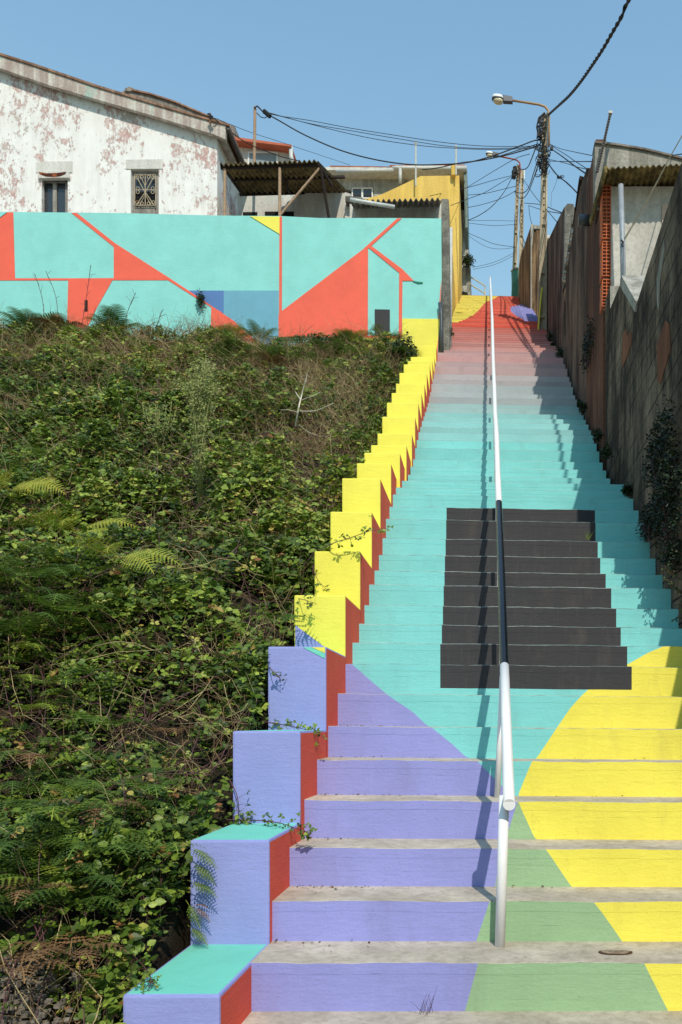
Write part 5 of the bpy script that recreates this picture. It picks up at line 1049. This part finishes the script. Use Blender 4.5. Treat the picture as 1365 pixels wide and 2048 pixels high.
for a_, b_, rad, n_, sz, lab in ((1318, 900, (.10, .55, .30), 1500, .045, 'dark creeper hanging high on the blockwork wall near the right edge'), (1335, 1000, (.12, .45, .40), 2200, .045, 'large dark creeper lower on the blockwork wall at the right edge'), (1300, 1040, (.12, .35, .16), 900, .04, 'dark weeds at the wall base beside the turquoise steps'),
                            (1176, 690, (.10, .5, .30), 900, .05, 'dark bush clinging halfway along the shaded wall'), (1345, 1110, (.16, .2, .12), 600, .04, 'dark creeper foot where wall meets the wide turquoise step')):
    bush('wall_creeper', onwall(a_, b_), (rad[0] * .7, rad[1] * 1.2, rad[2] * 1.15), int(n_ * .95), sz * .66, .06, lab, 'creeper', group='creepers on the right wall')
for i, (a_, b_, s_, lab) in enumerate(((1213, 905, .09, 'weed tuft at the right wall base beside the blue-grey steps'), (1196, 870, .09, 'weed tuft at the wall base beside the pale grey steps'), (1166, 815, .09, 'weed tuft at the wall base beside the lilac grey steps'), (1160, 808, .05, 'tiny weed at the wall base beside the lilac steps'), (1120, 706, .12, 'weed tuft at the wall base beside the pink steps'), (1100, 672, .12, 'weed tuft by the foot of the near lamp pole'), (1106, 690, .07, 'small weed between the pole foot and the pink steps'), (1255, 940, .07, 'weed tuft beside the step where the stairs widen'))):
    X_ = 7250 * XU; p_ = onwall(a_, b_, X_, .03) if a_ < 1250 else onwall(a_, b_ + 40, XW, .05)
    bush('wall_weed', p_, (s_ * .7, s_, s_), 260, .035, .3, lab, 'weed', group='weeds along the right wall', nst=3)
# twiggy shoots at the right edge
for l, lab in (([(1365, 1160), (1350, 1150), (1336, 1140), (1328, 1130)], 'upper thorny twig poking in at the right edge'), ([(1372, 1190), (1352, 1178), (1345, 1168), (1338, 1160)], 'middle thorny twig poking in at the right edge'), ([(1375, 1200), (1362, 1215), (1357, 1232), (1350, 1240)], 'lowest drooping twig at the right edge')):
    sprig('thorny_twig', [P(a_, b_, 6.2) for a_, b_ in l], .004, .018, 30, .75, lab, 'twig', spread=.016, mat=DARKLEAF)
bush('leafy_bush', P(640, 690, 15.0), (.55, .25, .20), 1700, .05, .5, 'low leafy scrub at the wall foot between the red triangle and black rectangle', 'bush')
bush('leafy_bush', P(420, 684, 15.1), (.5, .2, .16), 1300, .045, .45, 'low scrub at the wall foot under the small blue panel', 'bush')
bush('leafy_bush', P(30, 672, 15.1), (.6, .2, .22), 1500, .045, .4, 'low scrub against the turquoise wall at the left edge', 'bush')
# small grass tufts on the steps
GRM = leafmat('grass_blade', [(0, (70, 96, 34)), (1, (150, 176, 70))])
def tuft(base, n_, h_, label, spread=.035, tone=.7, mat=GRM, r=.0016):
    base = np.array(base); p0 = base + np.stack([rng.normal(0, spread * .4, n_), rng.normal(0, .008, n_), np.zeros(n_)], 1); p1 = p0 + np.stack([rng.normal(0, spread, n_), rng.normal(-.01, spread * .4, n_), rng.uniform(.4, 1, n_) * h_], 1)
    tag(mesh_np('grass_tuft', *stalks(p0, p1, np.full(n_, r), np.clip(rng.normal(tone, .2, n_), 0, 1)), mat), label, 'grass tuft')
def step_at(Y_): return max([s[1] for s in steps if s[0] <= Y_] + [0.0])
y15 = steps[17][0]
tuft(P(1177, 1079, steps[16][0] + .05), 16, .09, 'bright grass tuft on the right part of the black rectangle', .03)
tuft(P(1286, 1081, steps[16][0] + .05), 10, .10, 'dark grass tuft in the shade on the turquoise step', .03, .1)
y1_ = steps[2][0] - .02; X_ = (850 - PX) * y1_ / F
tuft((X_, y1_, step_at(y1_)), 9, .12, 'wispy brown grass tuft at the foot of the lowest violet riser', .035, .1, STEMM, .0011)
# dead leaves and debris on the lower treads, rust stain on a tread
LIT = leafmat('litter', [(0, (82, 52, 36)), (.5, (128, 84, 50)), (1, (70, 92, 44))], .8, .1)
lp, ln_, ly, ls_, lt = [], [], [], [], []
for i in range(170):
    k_ = random.randint(2, 7); Y_, Z_ = steps[k_]; Yn_ = steps[k_ + 1][0]; X_ = (XL(Y_) + .02 + random.expovariate(6)) if random.random() < .75 else random.uniform(XL(Y_), 1.2); Yq = Yn_ - .012 - random.expovariate(30)
    lp.append((X_, max(Y_ + .02, Yq) + TY * (X_ - XL(Y_)), Z_ + TZ * (X_ - XL(Y_)) + .006)); ln_.append((random.gauss(0, .3), random.gauss(0, .3), 1)); ly.append(random.uniform(0, 6.28)); ls_.append(random.uniform(.005, .018)); lt.append(random.random())
tag(mesh_np('leaf_litter', *leaves(np.array(lp), np.array(ln_), np.array(ly), np.array(ls_), np.array(lt)), LIT), 'crumbs of dead leaves lying along the back of the lower treads', 'leaf litter', kind='stuff')
Yd = steps[2][0] + .18; zt_ = steps[2][1] + TZ * 1.4 + .003; Xd = (1232 - PX) * Yd / F
STN = plain('rust_stain', (140, 122, 104), .85, var=.5, scale=30, bumpd=.002); STN2 = plain('rust_stain_ring', (84, 54, 38), .85, var=.5, scale=30, bumpd=.002)
t_ = thing('rusty_stain', (Xd, Yd, zt_), 'small rusty brown stain on the second lowest tread on the right', 'stain')
for nm, r_, m_, h0 in (('rim', 1.0, STN2, .002), ('stain_core', .84, STN, .004)):
    mb = MB(); mb.prism([(Xd + .072 * r_ * math.cos(a_) * (1 + .06 * math.sin(3 * a_)), Yd + .034 * r_ * math.sin(a_) * (1 + .08 * math.cos(2 * a_)), zt_) for a_ in np.arange(0, 6.28, .3)], (0, 0, h0), m_); mb.build(nm, t_)  # two thin flat discs stand for the rust stain and its darker ring
# rubble at the bottom left
mb = MB(); RB = masonry('rubble', (120, 108, 94), (70, 60, 50), (160, 150, 138), bd=.01)
for i in range(420):
    a_, b_ = random.gauss(35, 55), random.uniform(1900, 2060); p_ = surf(max(-60, a_), b_, -.06) + Vector((random.uniform(-.06, .06), random.uniform(-.06, .06), random.uniform(-.02, .01))); s_ = random.uniform(.005, .016); bmv = len(mb.v)
    q = [(p_.x + s_ * random.uniform(.5, 1) * dx, p_.y + s_ * random.uniform(.5, 1) * dy, p_.z + s_ * random.uniform(.4, .8) * dz) for dz in (-1, 1) for dy in (-1, 1) for dx in (-1, 1)]; mb.v += q
    for f_ in ((0, 2, 3, 1), (4, 5, 7, 6), (0, 1, 5, 4), (3, 2, 6, 7), (2, 0, 4, 6), (1, 3, 7, 5)): mb.f.append(tuple(bmv + k_ for k_ in f_)); mb.m.append(mb.mi(RB))
tag(mb.build('rubble'), 'loose pale rubble and gravel at the bottom left of the bank', 'rubble', kind='stuff')
# tall thin stalks in front of the wall
for a_, b_, c_, d_, lab in ((92, 650, 70, 548, 'long bare stalk before the wall at far left'), (118, 650, 92, 542, 'bare stalk leaning left in front of the turquoise wall'), (160, 655, 182, 530, 'thin stalk rising across the red quadrilateral'), (240, 660, 272, 585, 'thin stalk right of the red quadrilateral'), (300, 672, 325, 620, 'short twig before the wall below the red diagonal')):
    t_ = thing('dry_stalk', P(a_, b_ + 20, 15.3), lab, 'stalk', 'stalks before the wall'); mb = MB(); q = smooth_path([P(a_, b_ + 20, 15.3), P((a_ + c_) / 2 + random.uniform(-8, 8), (b_ + d_) / 2, 15.25), P(c_, d_, 15.2)], 5); mb.tube(q, .005, CANE, 4)
    mb.build('stem', t_); mb = MB()
    for k_ in range(7):
        v_ = q[int(len(q) * (.3 + .09 * k_))]; mb.tube([v_, v_ + Vector((random.uniform(-.12, .12), random.uniform(-.05, .05), random.uniform(.02, .14)))], .0028, CANE, 3)
    mb.build('twigs', t_)
